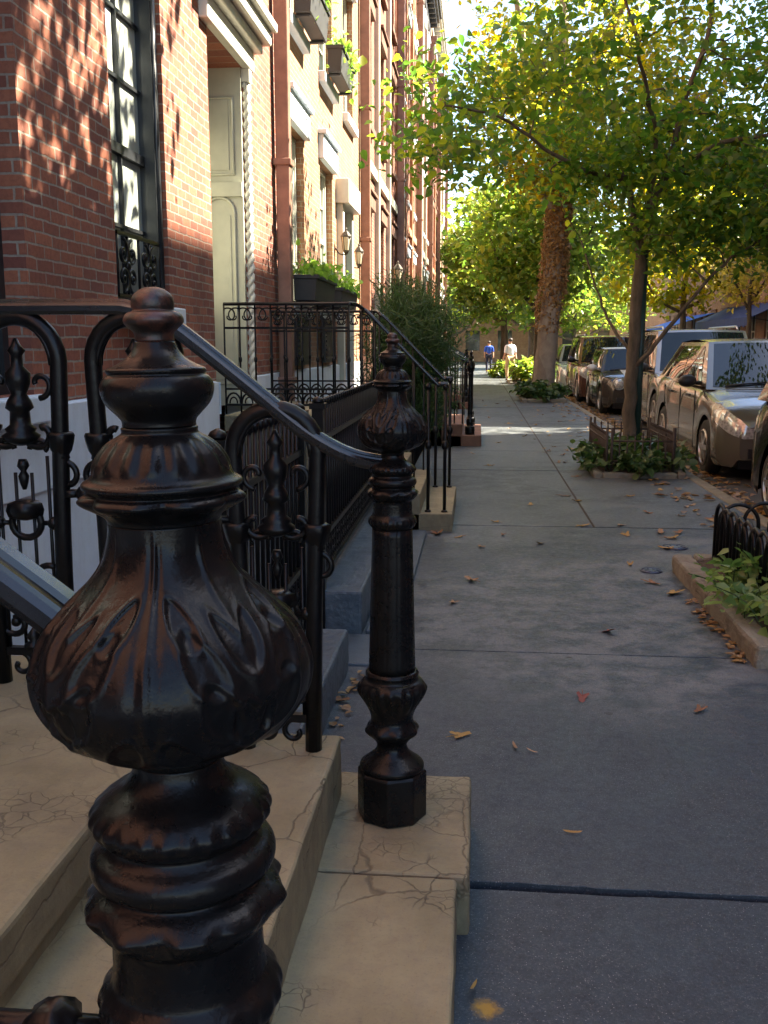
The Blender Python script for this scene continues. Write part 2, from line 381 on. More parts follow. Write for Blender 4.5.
# ------------------------------------------------------------------ leaves
LEAF = np.array([(0,0,0),(.30,.22,.07),(.27,.56,.10),(0,1.0,-.10),(-.27,.56,.10),(-.30,.22,.07)], dtype=float)
def leaf_cloud(name, P, size, mat, parent=None, up=.6, droop=.2, dirs=None, shape=None, local=False):
    P = np.asarray(P, float); N = len(P); S = LEAF if shape is None else shape
    nrm = rng.normal(size=(N,3)); nrm /= np.linalg.norm(nrm,axis=1)[:,None]
    nrm = nrm*(1-up) + np.array((0,0,1.0))*up if dirs is None else nrm*(1-up)+dirs*up
    nrm /= np.linalg.norm(nrm,axis=1)[:,None]
    t = rng.normal(size=(N,3)); t[:,2] -= droop
    t -= nrm*(t*nrm).sum(1)[:,None]; t /= np.linalg.norm(t,axis=1)[:,None]
    b = np.cross(t, nrm)
    sz = size*(.5+.9*rng.random(N))
    V = P[:,None,:] + sz[:,None,None]*(S[None,:,0,None]*b[:,None,:] + S[None,:,1,None]*t[:,None,:] + S[None,:,2,None]*nrm[:,None,:])
    V = V.reshape(-1,3)
    base = (np.arange(N)*6)[:,None]
    F = np.concatenate([base+np.array([[0,1,2,3]]), base+np.array([[0,3,4,5]])],1).reshape(-1)
    me = bpy.data.meshes.new(name)
    me.vertices.add(len(V)); me.vertices.foreach_set('co', V.reshape(-1))
    nf = N*2; me.loops.add(nf*4); me.loops.foreach_set('vertex_index', F.astype(np.int32))
    me.polygons.add(nf); me.polygons.foreach_set('loop_start', np.arange(nf, dtype=np.int32)*4)
    me.update(calc_edges=True); me.validate()
    o = bpy.data.objects.new(name, me); COL.objects.link(o); me.materials.append(M[mat])
    if parent is not None: setpar(o, parent, local)
    return o

def tree(name, label, base, limbs, lobes, trunk_r, leaf_size, per, sigma, leafm, barkm='bark', group=None, twig=.012):
    """limbs: list of (points, r0, r1); lobes: (centre, radii, number of clumps)."""
    root = thing(name, label, 'tree', base, group)
    t = MB(); skel = []
    for i, (pts, r0, r1) in enumerate(limbs):
        path = crom(pts, 5); m = len(path)
        path = [(p[0]+random.gauss(0,.012)*(0<q<m-1), p[1]+random.gauss(0,.012)*(0<q<m-1), p[2]) for q, p in enumerate(path)]
        rad = [r0+(r1-r0)*(q/(m-1))**.8 for q in range(m)]
        if i == 0: rad[0] *= 1.35; rad[1] *= 1.12
        t.tube(path, rad, 12 if i == 0 else 8); skel += [(Vector(p), r) for p, r in zip(path, rad)]
    t.build('trunk', barkm, root)
    br = MB(); pts = []; nodes = list(skel)
    cl = []
    for (c, rad, n) in lobes:
        for _ in range(n):
            while True:
                q = np.array([random.uniform(-1,1) for _ in range(3)]); d = (q*q).sum()
                if .12 < d < 1: break
            q *= (random.uniform(.75, 1.12))
            cl.append(Vector((c[0]+q[0]*rad[0], c[1]+q[1]*rad[1], c[2]+q[2]*rad[2])))
    cl.sort(key=lambda p: min((p-s[0]).length for s in skel))
    for p in cl:
        best = min(nodes, key=lambda s: (p-s[0]).length + max(0, s[0].z-p.z)*.8)
        a = best[0]; mid = a.lerp(p, .55)+Vector((random.gauss(0,.1), random.gauss(0,.1), .12*(p-a).length))
        path = crom([tuple(a), tuple(mid), tuple(p)], 4); r0 = min(best[1]*.7, twig*2.2)
        br.tube(path, [r0+(twig*.35-r0)*q/(len(path)-1) for q in range(len(path))], 5, False)
        nodes += [(Vector(q), max(twig*.5, r0*.75)) for q in path[2:]]
        k = int(per*random.uniform(.5,1.4))
        L = np.array(path[3:]); idx = rng.integers(0, len(L), k)
        jit = rng.normal(size=(k,3))*np.array((sigma, sigma, sigma*.6))
        pts.append(L[idx]*.35+np.array(p)*.65+jit)
    br.build('branches', barkm, root)
    leaf_cloud('crown', np.concatenate(pts), leaf_size, leafm, root, .5, .5)
    return root

# ------------------------------------------------------------------ setting
MB().quad((-900,-900,-.16),(900,-900,-.16),(900,900,-.16),(-900,900,-.16)).build('ground', 'concrete', kind='structure')
m = MB(); m.box(2.66,-12,-.2,10.4,150,-.13); m.build('road', 'asphalt', kind='structure')
m = MB()
ys = [-4, -1.6, .5, 2.652, 4.86, 8.43, 9.9, 12.3, 14.6, 17.2, 19.7, 22.2, 24.9, 27.4, 30.2, 33, 36, 39, 42, 45.5, 49, 53, 57, 62, 67, 73]
def slab_cols(j):
    return [(-2.6, -.9), (-.9, 1.02), (1.04, 2.5)] if ys[j] >= 8 else [(-2.6, -.9), (-.9, 2.5)]
for j in range(len(ys)-1):
    for (a, b) in slab_cols(j):
        dz = -.011 if j == 2 else random.uniform(-.003, .001)
        g = .006
        y0 = ys[j]+g; y1 = ys[j+1]-g-(.012 if j == 2 else 0)
        e = .0015 if abs(a-1.04) < .01 else .0008
        if j in (2, 3) and b > 0:
            n = 110; rj = random.Random(j); lo = []; hi = []; o1 = o2 = 0
            for q in range(n+1):
                o1 = .75*o1+rj.gauss(0,.0018); o2 = .75*o2+rj.gauss(0,.0018)
                x = a+(b-.001-a)*q/n
                lo.append((x, y0+(o1 if j == 3 else 0))); hi.append((x, y1+(o2 if j == 2 else 0)))
            ring = lo+hi[::-1]; N = len(ring)
            m.add([(x,y,-.12) for x,y in ring]+[(x,y,dz) for x,y in ring], [tuple(range(N,2*N))]+[(q,(q+1)%N,N+(q+1)%N,N+q) for q in range(N)])
            continue
        m.add([(a-e,y0,-.12),(b-.001,y0,-.12),(b-.001,y1,-.12),(a-e,y1,-.12),(a-e,y0,dz),(b-.001,y0,dz),(b-.001,y1,dz+random.uniform(-.002,.002)),(a-e,y1,dz)],
              [(4,5,6,7),(0,1,5,4),(1,2,6,5),(2,3,7,6),(3,0,4,7)])
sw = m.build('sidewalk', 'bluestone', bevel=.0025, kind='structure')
m = MB(); m.box(-2.6,-4,-.15,2.5,73,-.10); m.build('sidewalk_bed', 'dark_bed', kind='structure')
MB().box(1.016,8.45,-.03,1.045,73,-.005).build('joint_dirt', 'soil', kind='structure')
m = MB()
for j in range(40):
    y = -4+j*1.9; m.box(2.505, y+.005, -.15, 2.65, y+1.895, .004+random.uniform(-.004,.004))
m.build('kerb', 'pit_stone', bevel=.02, kind='structure')
m = MB()
for j in range(30): m.box(10.55, -6+j*2.6+.005, -.14, 13.2, -6+(j+1)*2.6-.005, -.002)
m.build('far_sidewalk', 'concrete', kind='structure')
m = MB(); m.box(10.4,-6,-.15,10.545,72,.002); m.build('far_kerb', 'pit_stone', bevel=.02, kind='structure')
m = MB(); m.box(-40,76,-.16,40,86,-.125); m.build('cross_road', 'asphalt', kind='structure')

# ------------------------------------------------------------------ houses
def facade(m, x, y0, y1, z0, z1, ops, depth, sgn=1):
    Y = sorted({y0, y1, *[v for o in ops for v in o[:2] if y0 < v < y1]})
    Z = sorted({z0, z1, *[v for o in ops for v in o[2:4] if z0 < v < z1]})
    for i in range(len(Y)-1):
        for j in range(len(Z)-1):
            cy, cz = (Y[i]+Y[i+1])/2, (Z[j]+Z[j+1])/2
            if any(o[0] < cy < o[1] and o[2] < cz < o[3] for o in ops): continue
            m.quad((x,Y[i],Z[j]),(x,Y[i+1],Z[j]),(x,Y[i+1],Z[j+1]),(x,Y[i],Z[j+1]))
    for o in ops:
        a, b = max(o[0],y0), min(o[1],y1); c, d = max(o[2],z0), min(o[3],z1)
        if c >= d: continue
        xd = x - sgn*(o[4] if len(o) > 4 else depth)
        m.quad((x,a,c),(xd,a,c),(xd,a,d),(x,a,d)); m.quad((x,b,c),(x,b,d),(xd,b,d),(xd,b,c))
        if o[3] <= z1: m.quad((x,a,d),(xd,a,d),(xd,b,d),(x,b,d))
        if o[2] >= z0: m.quad((x,a,c),(x,b,c),(xd,b,c),(xd,a,c))
def shell(m, x, y0, y1, z0, z1, depth, sgn=1):
    xb = x - sgn*depth
    m.quad((x,y0,z0),(x,y0,z1),(xb,y0,z1),(xb,y0,z0)); m.quad((x,y1,z0),(xb,y1,z0),(xb,y1,z1),(x,y1,z1))
    m.quad((xb,y0,z0),(xb,y0,z1),(xb,y1,z1),(xb,y1,z0)); m.quad((x,y0,z1),(x,y1,z1),(xb,y1,z1),(xb,y0,z1))

def sash_window(house, x, a, b, c, d, fm='white_wood', pane='pane_pale', cols=2, rows=4, depth=.14, sgn=1, lintel=None, sill='white_stone', lh=.26, mid=None, urows=None):
    """one window: frame and bars, with pane, sill and lintel as its pieces"""
    f = MB(); X = x - sgn*depth; fw = .055
    def bx(m, u0, u1, ya, yb, za, zb): m.box(X+sgn*u0, ya, za, X+sgn*u1, yb, zb)
    bx(f, -.04, .05, a, a+fw, c, d); bx(f, -.04, .05, b-fw, b, c, d)
    bx(f, -.04, .05, a+fw, b-fw, c, c+fw); bx(f, -.04, .05, a+fw, b-fw, d-fw, d)
    mid = mid or (c+d)/2
    bx(f, -.03, .035, a+fw, b-fw, mid-.03, mid+.03)
    for (za, zb, off) in ((c+fw, mid-.03, 0.0), (mid+.03, d-fw, .0)):
        bx(f, -.02, .03+off, a+fw, a+fw+.035, za, zb); bx(f, -.02, .03+off, b-fw-.035, b-fw, za, zb)
        for i in range(1, cols):
            y = a+(b-a)*i/cols; bx(f, -.012, .02, y-.011, y+.011, za, zb)
        n = rows//2 if not (urows and za > mid) else urows
        for i in range(1, n):
            z = za+(zb-za)*i/n; bx(f, -.012, .018, a+fw+.036, b-fw-.036, z-.011, z+.011)
    w = f.build('window', fm, house)
    g = MB(); bx(g, -.035, -.004, a+fw*.5, b-fw*.5, c+fw*.5, d-fw*.5); g.build('pane', pane, w)
    if sill:
        s = MB(); s.box(x-sgn*(depth-.06), a-.07, c-.13, x+sgn*.09, b+.07, c-.002); s.build('sill', sill, w, bevel=.01)
    if lintel:
        s = MB(); s.box(x-sgn*.05, a-.10, d+.002, x+sgn*.075, b+.10, d+lh); s.box(x-sgn*.05, a-.13, d+lh, x+sgn*.12, b+.13, d+lh+.06)
        s.build('lintel', lintel, w, bevel=.01)
    return w
def cornice(house, x, y0, y1, z, sgn=1, mat='cornice'):
    m = MB(); m.box(x-sgn*.3, y0, z-.75, x+sgn*.09, y1, z-.2); m.box(x-sgn*.3, y0, z-.2, x+sgn*.42, y1, z-.06); m.box(x-sgn*.3, y0, z-.06, x+sgn*.5, y1, z+.06)
    y = y0+.25
    while y < y1-.2: m.box(x+sgn*.09, y, z-.45, x+sgn*.34, y+.12, z-.2); y += .55
    return m.build('cornice', mat, house)
def downpipe(house, x, y, z0, z1, r=.085, sgn=1):
    m = MB(); m.box(x+sgn*.03, y-r, z0, x+sgn*(.03+2*r), y+r, z1)
    z = z0+1.1
    while z < z1: m.box(x+sgn*.0, y-r-.02, z, x+sgn*(.05+2*r), y+r+.02, z+.07); z += 2.2
    m.box(x, y-r*1.5, z1, x+sgn*(.05+3*r), y+r*1.5, z1+.25)
    return m.build('downpipe', 'pipe', house, bevel=.012)

EAVE = 14.2
# --- the near house: red brick over a white painted stone base
h1 = thing('brick_house', 'nearest red brick house with white painted stone base and black sash window', 'house', (XW-4, 1.2, 0))
ops = [(1.05,2.4,.53,3.5), (3.38,4.50,1.32,3.9,.16), (5.67,6.66,1.80,4.02,.14), (7.80,8.98,1.0,3.95,.42)]
m = MB(); facade(m, XW, -5, 10.38, 1.27, EAVE, ops, .16); shell(m, XW, -5, 10.38, -.05, EAVE, 9); m.build('wall', 'brick_a', h1)
m = MB(); facade(m, XW+.035, -5, 7.74, .86, 1.255, ops, .2); m.quad((XW+.035,-5,1.255),(XW+.035,7.74,1.255),(XW-.02,7.74,1.272),(XW-.02,-5,1.272))
m.quad((XW+.035,7.74,.86),(XW-.3,7.74,.86),(XW-.3,7.74,1.255),(XW+.035,7.74,1.255))
facade(m, XW+.02, -5, 7.74, -.05, .86, ops, .2); m.quad((XW+.02,-5,.86),(XW+.02,7.74,.86),(XW+.035,7.74,.86),(XW+.035,-5,.86))
facade(m, XW+.02, 9.2, 10.38, -.05, 1.255, [], .2); m.quad((XW+.02,9.2,1.255),(XW+.02,10.38,1.255),(XW-.02,10.38,1.272),(XW-.02,9.2,1.272))
m.quad((XW+.02,9.2,-.05),(XW-.3,9.2,-.05),(XW-.3,9.2,1.255),(XW+.02,9.2,1.255))
m.build('stone_base', 'white_stone', h1)
d = MB(); d.box(XW-.3,1.05,.53,XW-.22,2.4,3.5)
for (a, b, c, e) in ((1.2,1.66,.7,1.5),(1.78,2.25,.7,1.5),(1.2,1.66,1.65,3.2),(1.78,2.25,1.65,3.2)): d.box(XW-.22,a,c,XW-.2,b,e)
d.build('door', 'door_green', h1)
sash_window(h1, XW, 3.38, 4.50, 1.32, 3.9, 'dark_wood', 'pane_dark', 2, 4, .16, sill='white_stone')
w1 = sash_window(h1, XW, 5.67, 6.66, 1.80, 4.02, 'dark_wood', 'pane_pale', 2, 4, .14, sill='white_stone', lintel='white_stone', mid=2.74, urows=3)
m = MB(); m.box(XW-.10, 6.54, 1.80, XW-.03, 6.655, 4.01); m.box(XW-.10, 5.675, 1.80, XW-.03, 5.75, 4.01)
m.tube([(XW-.025,6.57,1.8),(XW-.025,6.57,4.0)], .018, 8); m.build('brickmould', 'dark_wood', w1)
# scrolled iron window guard
m = MB(); gx = XW-.035
m.box(gx-.012,5.77,2.20,gx+.012,6.56,2.222); m.box(gx-.012,5.77,1.835,gx+.012,6.56,1.855)
for c in (5.96, 6.36):
    for s in (1,-1):
        m.tube(spiral((gx,c+s*.075,2.10), .085, .018, PI/2, PI/2+s*4.4*PI/2, 'x'), .011, 6)
        m.tube(spiral((gx,c+s*.075,1.95), .085, .018, -PI/2, -PI/2-s*4.4*PI/2, 'x'), .011, 6)
        m.ell((gx,c+s*.075,2.10),(.016,.022,.022),8,6); m.ell((gx,c+s*.075,1.95),(.016,.022,.022),8,6)
    m.tube([(gx,c,1.85),(gx,c,2.2)], .01, 6); m.ell((gx,c,2.025),(.02,.03,.03),8,6)
for y in (5.78, 6.16, 6.55): m.tube([(gx,y,1.84),(gx,y,2.21)], .01, 6)
m.build('window_guard', 'iron_plain', w1)
# second doorway of the near house: deep panelled recess, rope column, projecting hood
dw = MB()
X0 = XW-.46; dw.box(X0-.05,7.8,1.0,X0,8.98,3.95)
dw.box(X0,7.95,1.05,X0+.03,8.95,3.2)
for (a, b, c, e) in ((8.03,8.42,1.2,1.9),(8.5,8.88,1.2,1.9),(8.03,8.42,2.02,3.1),(8.5,8.88,2.02,3.1)): dw.box(X0+.03,a,c,X0+.045,b,e)
dr = dw.build('doorway', 'cream_wood', h1)
m = MB()   # far jamb panelling, faces the street approach
jy = 8.98; m.box(X0,jy-.05,1.0,XW-.012,jy-.001,3.95)
xa, xb = X0+.10, XW-.09
for (z0, z1, arch) in ((1.2, 2.72, True), (3.05, 3.7, False)):
    path = [(xa,jy-.058,z0),(xb,jy-.058,z0),(xb,jy-.058,z1)]
    if arch:
        r = (xb-xa)/2; path += [((xa+xb)/2+r*math.cos(t*PI/10), jy-.058, z1+r*math.sin(t*PI/10)) for t in range(1,10)]
    else: path += []
    path += [(xa,jy-.058,z1),(xa,jy-.058,z0)]
    m.tube(path, .014, 6)
    m.box(xa+.04,jy-.058,z0+.04,xb-.04,jy-.05,z1-.02)
m.box(X0,jy-.09,2.86,XW-.012,jy-.05,2.98); m.box(X0,jy-.075,1.0,XW-.012,jy-.05,1.12); m.build('jamb_panel', 'cream_wood', dr)
m = MB()
n = 90
for ph in (0, PI):  # rope moulding: two twisted strands
    m.tube([(XW+.02+.020*math.cos(ph+i*1.1), 9.01+.020*math.sin(ph+i*1.1), 1.12+2.72*i/n) for i in range(n+1)], .026, 8)
m.box(XW-.02,8.96,1.0,XW+.06,9.07,1.12); m.box(XW-.02,8.96,3.84,XW+.06,9.07,3.95)
m.build('rope_column', 'white_wood', dr)
m = MB(); m.box(XW-.2,7.6,3.952,XW+.07,9.14,4.12); m.box(XW-.2,7.54,4.12,XW+.14,9.19,4.2); m.box(XW-.2,7.48,4.2,XW+.21,9.24,4.32); m.box(XW-.2,7.44,4.32,XW+.26,9.28,4.4)
m.build('hood', 'white_wood', dr, bevel=.012)
downpipe(h1, XW, 10.28, .05, 13.2, .07)
cornice(h1, XW, -5, 10.38, EAVE)
# upper windows of the near house that the street view can include
# --- second house: red brick coloured paler for the sun on it, white lintels
h2 = thing('brick_house', 'brick house coloured sunlit pale orange with white lintels beyond the first downpipe', 'house', (XW-4, 14, 0))
cols2 = [(10.95,12.02),(13.25,14.35)]
ops = [(a,b,2.02,3.95) for a,b in cols2]+[(14.95,15.85,1.0,3.6)]
up2 = [(10.95,12.02),(13.3,14.45),(15.6,16.75)]
for z0, z1 in ((5.05,7.0),(8.4,10.1),(11.3,12.7)): ops += [(a,b,z0,z1) for a,b in up2]
m = MB(); facade(m, XW, 10.385, 17.8, 1.27, EAVE, ops, .16); shell(m, XW, 10.385, 17.8, -.05, EAVE, 9); m.build('wall', 'brick_b', h2)
m = MB(); facade(m, XW+.03, 10.385, 17.8, -.05, 1.255, ops, .2); m.quad((XW+.03,10.385,1.255),(XW+.03,17.8,1.255),(XW-.02,17.8,1.272),(XW-.02,10.385,1.272)); m.build('stone_base', 'white_stone', h2)
for a, b in cols2: sash_window(h2, XW, a, b, 2.02, 3.95, 'white_wood', 'pane_pale', 2, 4, .14, lintel='white_stone', lh=.3)
for z0, z1 in ((5.05,7.0),(8.4,10.1),(11.3,12.7)):
    for a, b in up2: sash_window(h2, XW, a, b, z0, z1, 'white_wood', 'pane_dark', 2, 4, .14, lintel='white_stone')
d = MB(); d.box(XW-.2,14.95,1.0,XW-.12,15.85,3.6); d.box(XW-.12,15.05,1.1,XW-.10,15.75,2.9); dd = d.build('door', 'door_green', h2)
m = MB(); m.box(XW-.1,14.78,1.0,XW+.1,14.945,3.6); m.box(XW-.1,15.855,1.0,XW+.1,16.02,3.6); m.box(XW-.1,14.7,3.602,XW+.2,16.1,3.95); m.build('door_surround', 'white_wood', dd, bevel=.01)
for a, b in ((11.05,11.95),(13.1,14.0)):
    m = MB(); m.box(XW+.035,a,1.32,XW+.075,b,1.9)
    for i in range(9): m.box(XW+.075,a+.05,1.36+i*.058,XW+.092,b-.05,1.385+i*.058)
    m.build('louvred_shutter', 'louvre', h2)
downpipe(h2, XW, 17.68, .05, 13.2, .08)
cornice(h2, XW, 10.385, 17.8, EAVE)
# --- the rest of the terrace
row = [(17.805, 25.4, 'brick_a', 'red brick terrace house with brownstone lintels beyond the wall lanterns', 'brownstone', 14.2),
       (25.405, 33.2, 'brick_c', 'brown brick terrace house with a drainpipe midway along the row', 'white_stone', 14.6),
       (33.205, 41.0, 'brick_a', 'tall red brick terrace house with white lintels further along the row', 'white_stone', 14.2),
       (41.005, 49.0, 'brick_c', 'brown brick house with pale bracketed cornice near the street end', 'brownstone', 14.9),
       (49.005, 60.0, 'brick_b', 'last pale brick house of the terrace before the crossing', 'white_stone', 13.6)]
for y0, y1, bm_, lab, lm, ev in row:
    h = thing('brick_house', lab, 'house', (XW-4, (y0+y1)/2, 0))
    wid = (y1-y0); c3 = [(y0+wid*f-.55, y0+wid*f+.55) for f in (.17,.5,.83)]
    rows_ = [(2.0,4.1),(5.6,7.6),(8.7,10.5),(11.3,12.8)]
    ops = [(a,b,z0,z1) for z0,z1 in rows_ for a,b in c3]
    m = MB(); facade(m, XW, y0, y1, -.05, ev, ops, .16); shell(m, XW, y0, y1, -.05, ev, 9); m.build('wall', bm_, h)
    for z0, z1 in rows_:
        for a, b in c3: sash_window(h, XW, a, b, z0, z1, 'white_wood', 'pane_pale' if random.random() < .4 else 'pane_dark', 2, 2, .14, lintel=lm, sill=lm)
    m = MB()
    for y in (y0+.16, y0+wid*.335, y0+wid*.665): m.box(XW-.02, y-.14, 0, XW+.09, y+.14, ev-.8)
    m.box(XW-.02, y0, 4.75, XW+.07, y1, 4.95); m.build('pilaster_band', 'cream_wood' if bm_ != 'brick_c' else 'terracotta', h)
    downpipe(h, XW+.02, y1-.2, .05, ev-1, .09)
    cornice(h, XW, y0, y1, ev, mat='white_wood' if ev > 14.8 else 'cornice')

# --- houses across the street
def far_house(lab, y0, y1, ev, bm_, cat='house'):
    h = thing('brick_house', lab, cat, (17, (y0+y1)/2, 0)); X = 13.2
    wid = y1-y0; nc = max(2, round(wid/2.5)); c3 = [(y0+wid*(i+.5)/nc-.55, y0+wid*(i+.5)/nc+.55) for i in range(nc)]
    zs = [z for z in (1.2, 4.6, 7.9, 11.2, 14.4, 17.2) if z+2.2 < ev-.6]
    ops = [(a,b,z,z+2.0) for z in zs for a,b in c3]
    m = MB(); facade(m, X, y0, y1, -.05, ev, ops, .16, -1); shell(m, X, y0, y1, -.05, ev, 9, -1); m.build('wall', bm_, h)
    if y1 > 14:
        for z in zs:
            for a, b in c3: sash_window(h, X, a, b, z, z+2.0, 'white_wood', 'pane_dark', 2, 2, .14, -1, lintel='brownstone', sill='brownstone')
    cornice(h, X, y0, y1, ev, -1); return h
far_house('tall brick house across the street behind the nearest parked car', -12, 1.5, 19.9, 'brick_d')
far_house('brick apartment house across the street opposite the stoop', 1.505, 15, 19.6, 'brick_c')
far_house('brick apartment house across the street behind the slim street tree', 15.005, 21.5, 19.5, 'brick_a')
far_house('lowered brown brick house added across the street to let sun through', 21.505, 24.4, 10.5, 'brick_c')  # unseen low gap, added so a strip of sun reaches the sidewalk
far_house('tall brown brick house across the street left of the low one', 24.405, 29, 19.8, 'brick_c')
far_house('red brick building behind the tree canopy with small white windows', 29.005, 43, 19.6, 'brick_a')
far_house('low brick shop building with dark blue awning across the street', 43.005, 56, 7.8, 'brick_b')
far_house('low pale brick building with bright blue canopy by the crossing', 56.005, 72, 7.2, 'brick_b')
exec_after = []
M['awning_navy'] = plain('awning_navy', (.012, .03, .14), .6, 0, .2, 3, .1, 40)
M['awning_blue'] = plain('awning_blue', (.01, .10, .55), .6, 0, .15, 3, .1, 40)
def awning(lab, y0, y1, z, proj, mat):
    t = thing('shop_awning', lab, 'awning', (13.1, (y0+y1)/2, z)); X = 13.19; n = int((y1-y0)/.35)
    m = MB(); th = .03
    m.add([(X,y0,z+.75),(X,y1,z+.75),(X-proj,y1,z),(X-proj,y0,z),(X,y0,z+.75-th),(X,y1,z+.75-th),(X-proj,y1,z-th),(X-proj,y0,z-th)],
          [(0,1,2,3),(7,6,5,4),(0,3,7,4),(1,5,6,2),(2,6,7,3),(0,4,5,1)])
    m.build('canopy', mat, t)
    v = MB()
    for i in range(n):
        a = y0+(y1-y0)*i/n; b = y0+(y1-y0)*(i+1)/n; v.box(X-proj-.012,a+.004,z-.36-.05*(i%2),X-proj+.012,b-.004,z-.032)
    v.build('valance', mat, t)
    f = MB()
    for y in (y0+.03, y1-.03): f.tube([(X,y,z-.3),(X-proj+.03,y,z-.06)], .018, 6)
    f.build('support_arm', 'iron_plain', t); return t
awning('long navy blue awning over the shopfront behind the parked cars', 43.6, 54.5, 2.75, 1.6, 'awning_navy')
awning('bright blue canopy down the street beside the slim tree trunk', 57, 65, 2.6, 2.4, 'awning_blue')
# end of the vista
h = thing('pale_building', 'pale brick building closing the far end of the street', 'building', (-6, 104, 0))
m = MB(); ops = [(x,x+1.4,z,z+2) for x in np.arange(-30, 34, 3.2) for z in (1.0, 4.6, 8.2)]
mm = MB(); facade(mm, 0, -34, 40, -.1, 12, ops, .2)
for (x, y, z) in mm.v: m.v.append((y, 100-x, z))
m.f = mm.f; m.sm = mm.sm; m.box(-34,100.3,-.1,40,110,12); m.build('wall', 'brick_b', h)
for o in ops: MB().box(o[0],100.22,o[2],o[1],100.29,o[3]).build('window', 'pane_dark', h)

# ------------------------------------------------------------------ stoop in front
st = thing('front_stoop', 'tan painted stone stoop with cracked treads under the black newel posts', 'stoop', (-.4, 1.7, 0))
m = MB(); m.box(-.47,2.40,-.02,0.0,3.02,.16); worn(m.build('step', 'stoop', st, bevel=.012, seg=3), 6)
m = MB(); m.box(-.47,-.6,-.02,-.032,2.392,.158); worn(m.build('step', 'stoop', st, bevel=.012, seg=3), 6)
m = MB(); m.box(-.88,-.6,-.02,-.405,2.86,.352); worn(m.build('step', 'stoop', st, bevel=.012, seg=3), 6)
m = MB(); m.box(-2.06,-.6,-.02,-.845,2.985,.408); m.box(-2.06,-.6,.411,-.815,3.0,.535); worn(m.build('landing', 'stoop', st, bevel=.014, seg=3), 6)

# ------------------------------------------------------------------ cast iron newel posts (base of plinth is z = 0)
def relief(a, z, r):
    """acanthus leaves on the bulb"""
    t = (z-1.085)/(1.258-1.085)          # 0 bottom .. 1 neck
    N = 4; u = ((a/(2*PI)*N+.42) % 1.0)-.5; s = abs(u)*2     # s 0 = midrib, 1 = edge where two leaves meet
    env = max(0.0, min(1.0, (t-.0)/.16))*max(0.0, min(1.0, (1.03-t)/.12))
    d = .0016*math.exp(-(s/.035)**2) - .0012*math.exp(-((s-.09)/.05)**2) + .0022*math.cos(PI*s)
    d += .0022*math.exp(-((s-1)/.07)**2)
    # teardrop hollows with a raised rim, stepping outward and downward
    for (sc_, zc, w, h) in ((.36,1.203,.0085,.016),(.52,1.179,.0125,.022),(.66,1.147,.0145,.021),(.90,1.188,.0085,.019),(.95,1.135,.014,.018),(.25,1.120,.012,.014)):
        dz = z-zc; dx = (s-sc_)*PI/4*r + .38*dz; ww = w*(1-.28*max(-1,min(1,dz/h)))
        q = math.sqrt((dx/ww)**2+(dz/h)**2)
        d += -.0046*(1/(1+math.exp((q-.84)*12))) + .0017*math.exp(-((q-1.08)/.16)**2)
    return r + .8*d*env
def bead(zc, n, amp, w):
    return lambda a, z: amp*max(0.0, 1-((z-zc)/w)**2)*(.5+.5*math.cos(n*a)-.3)
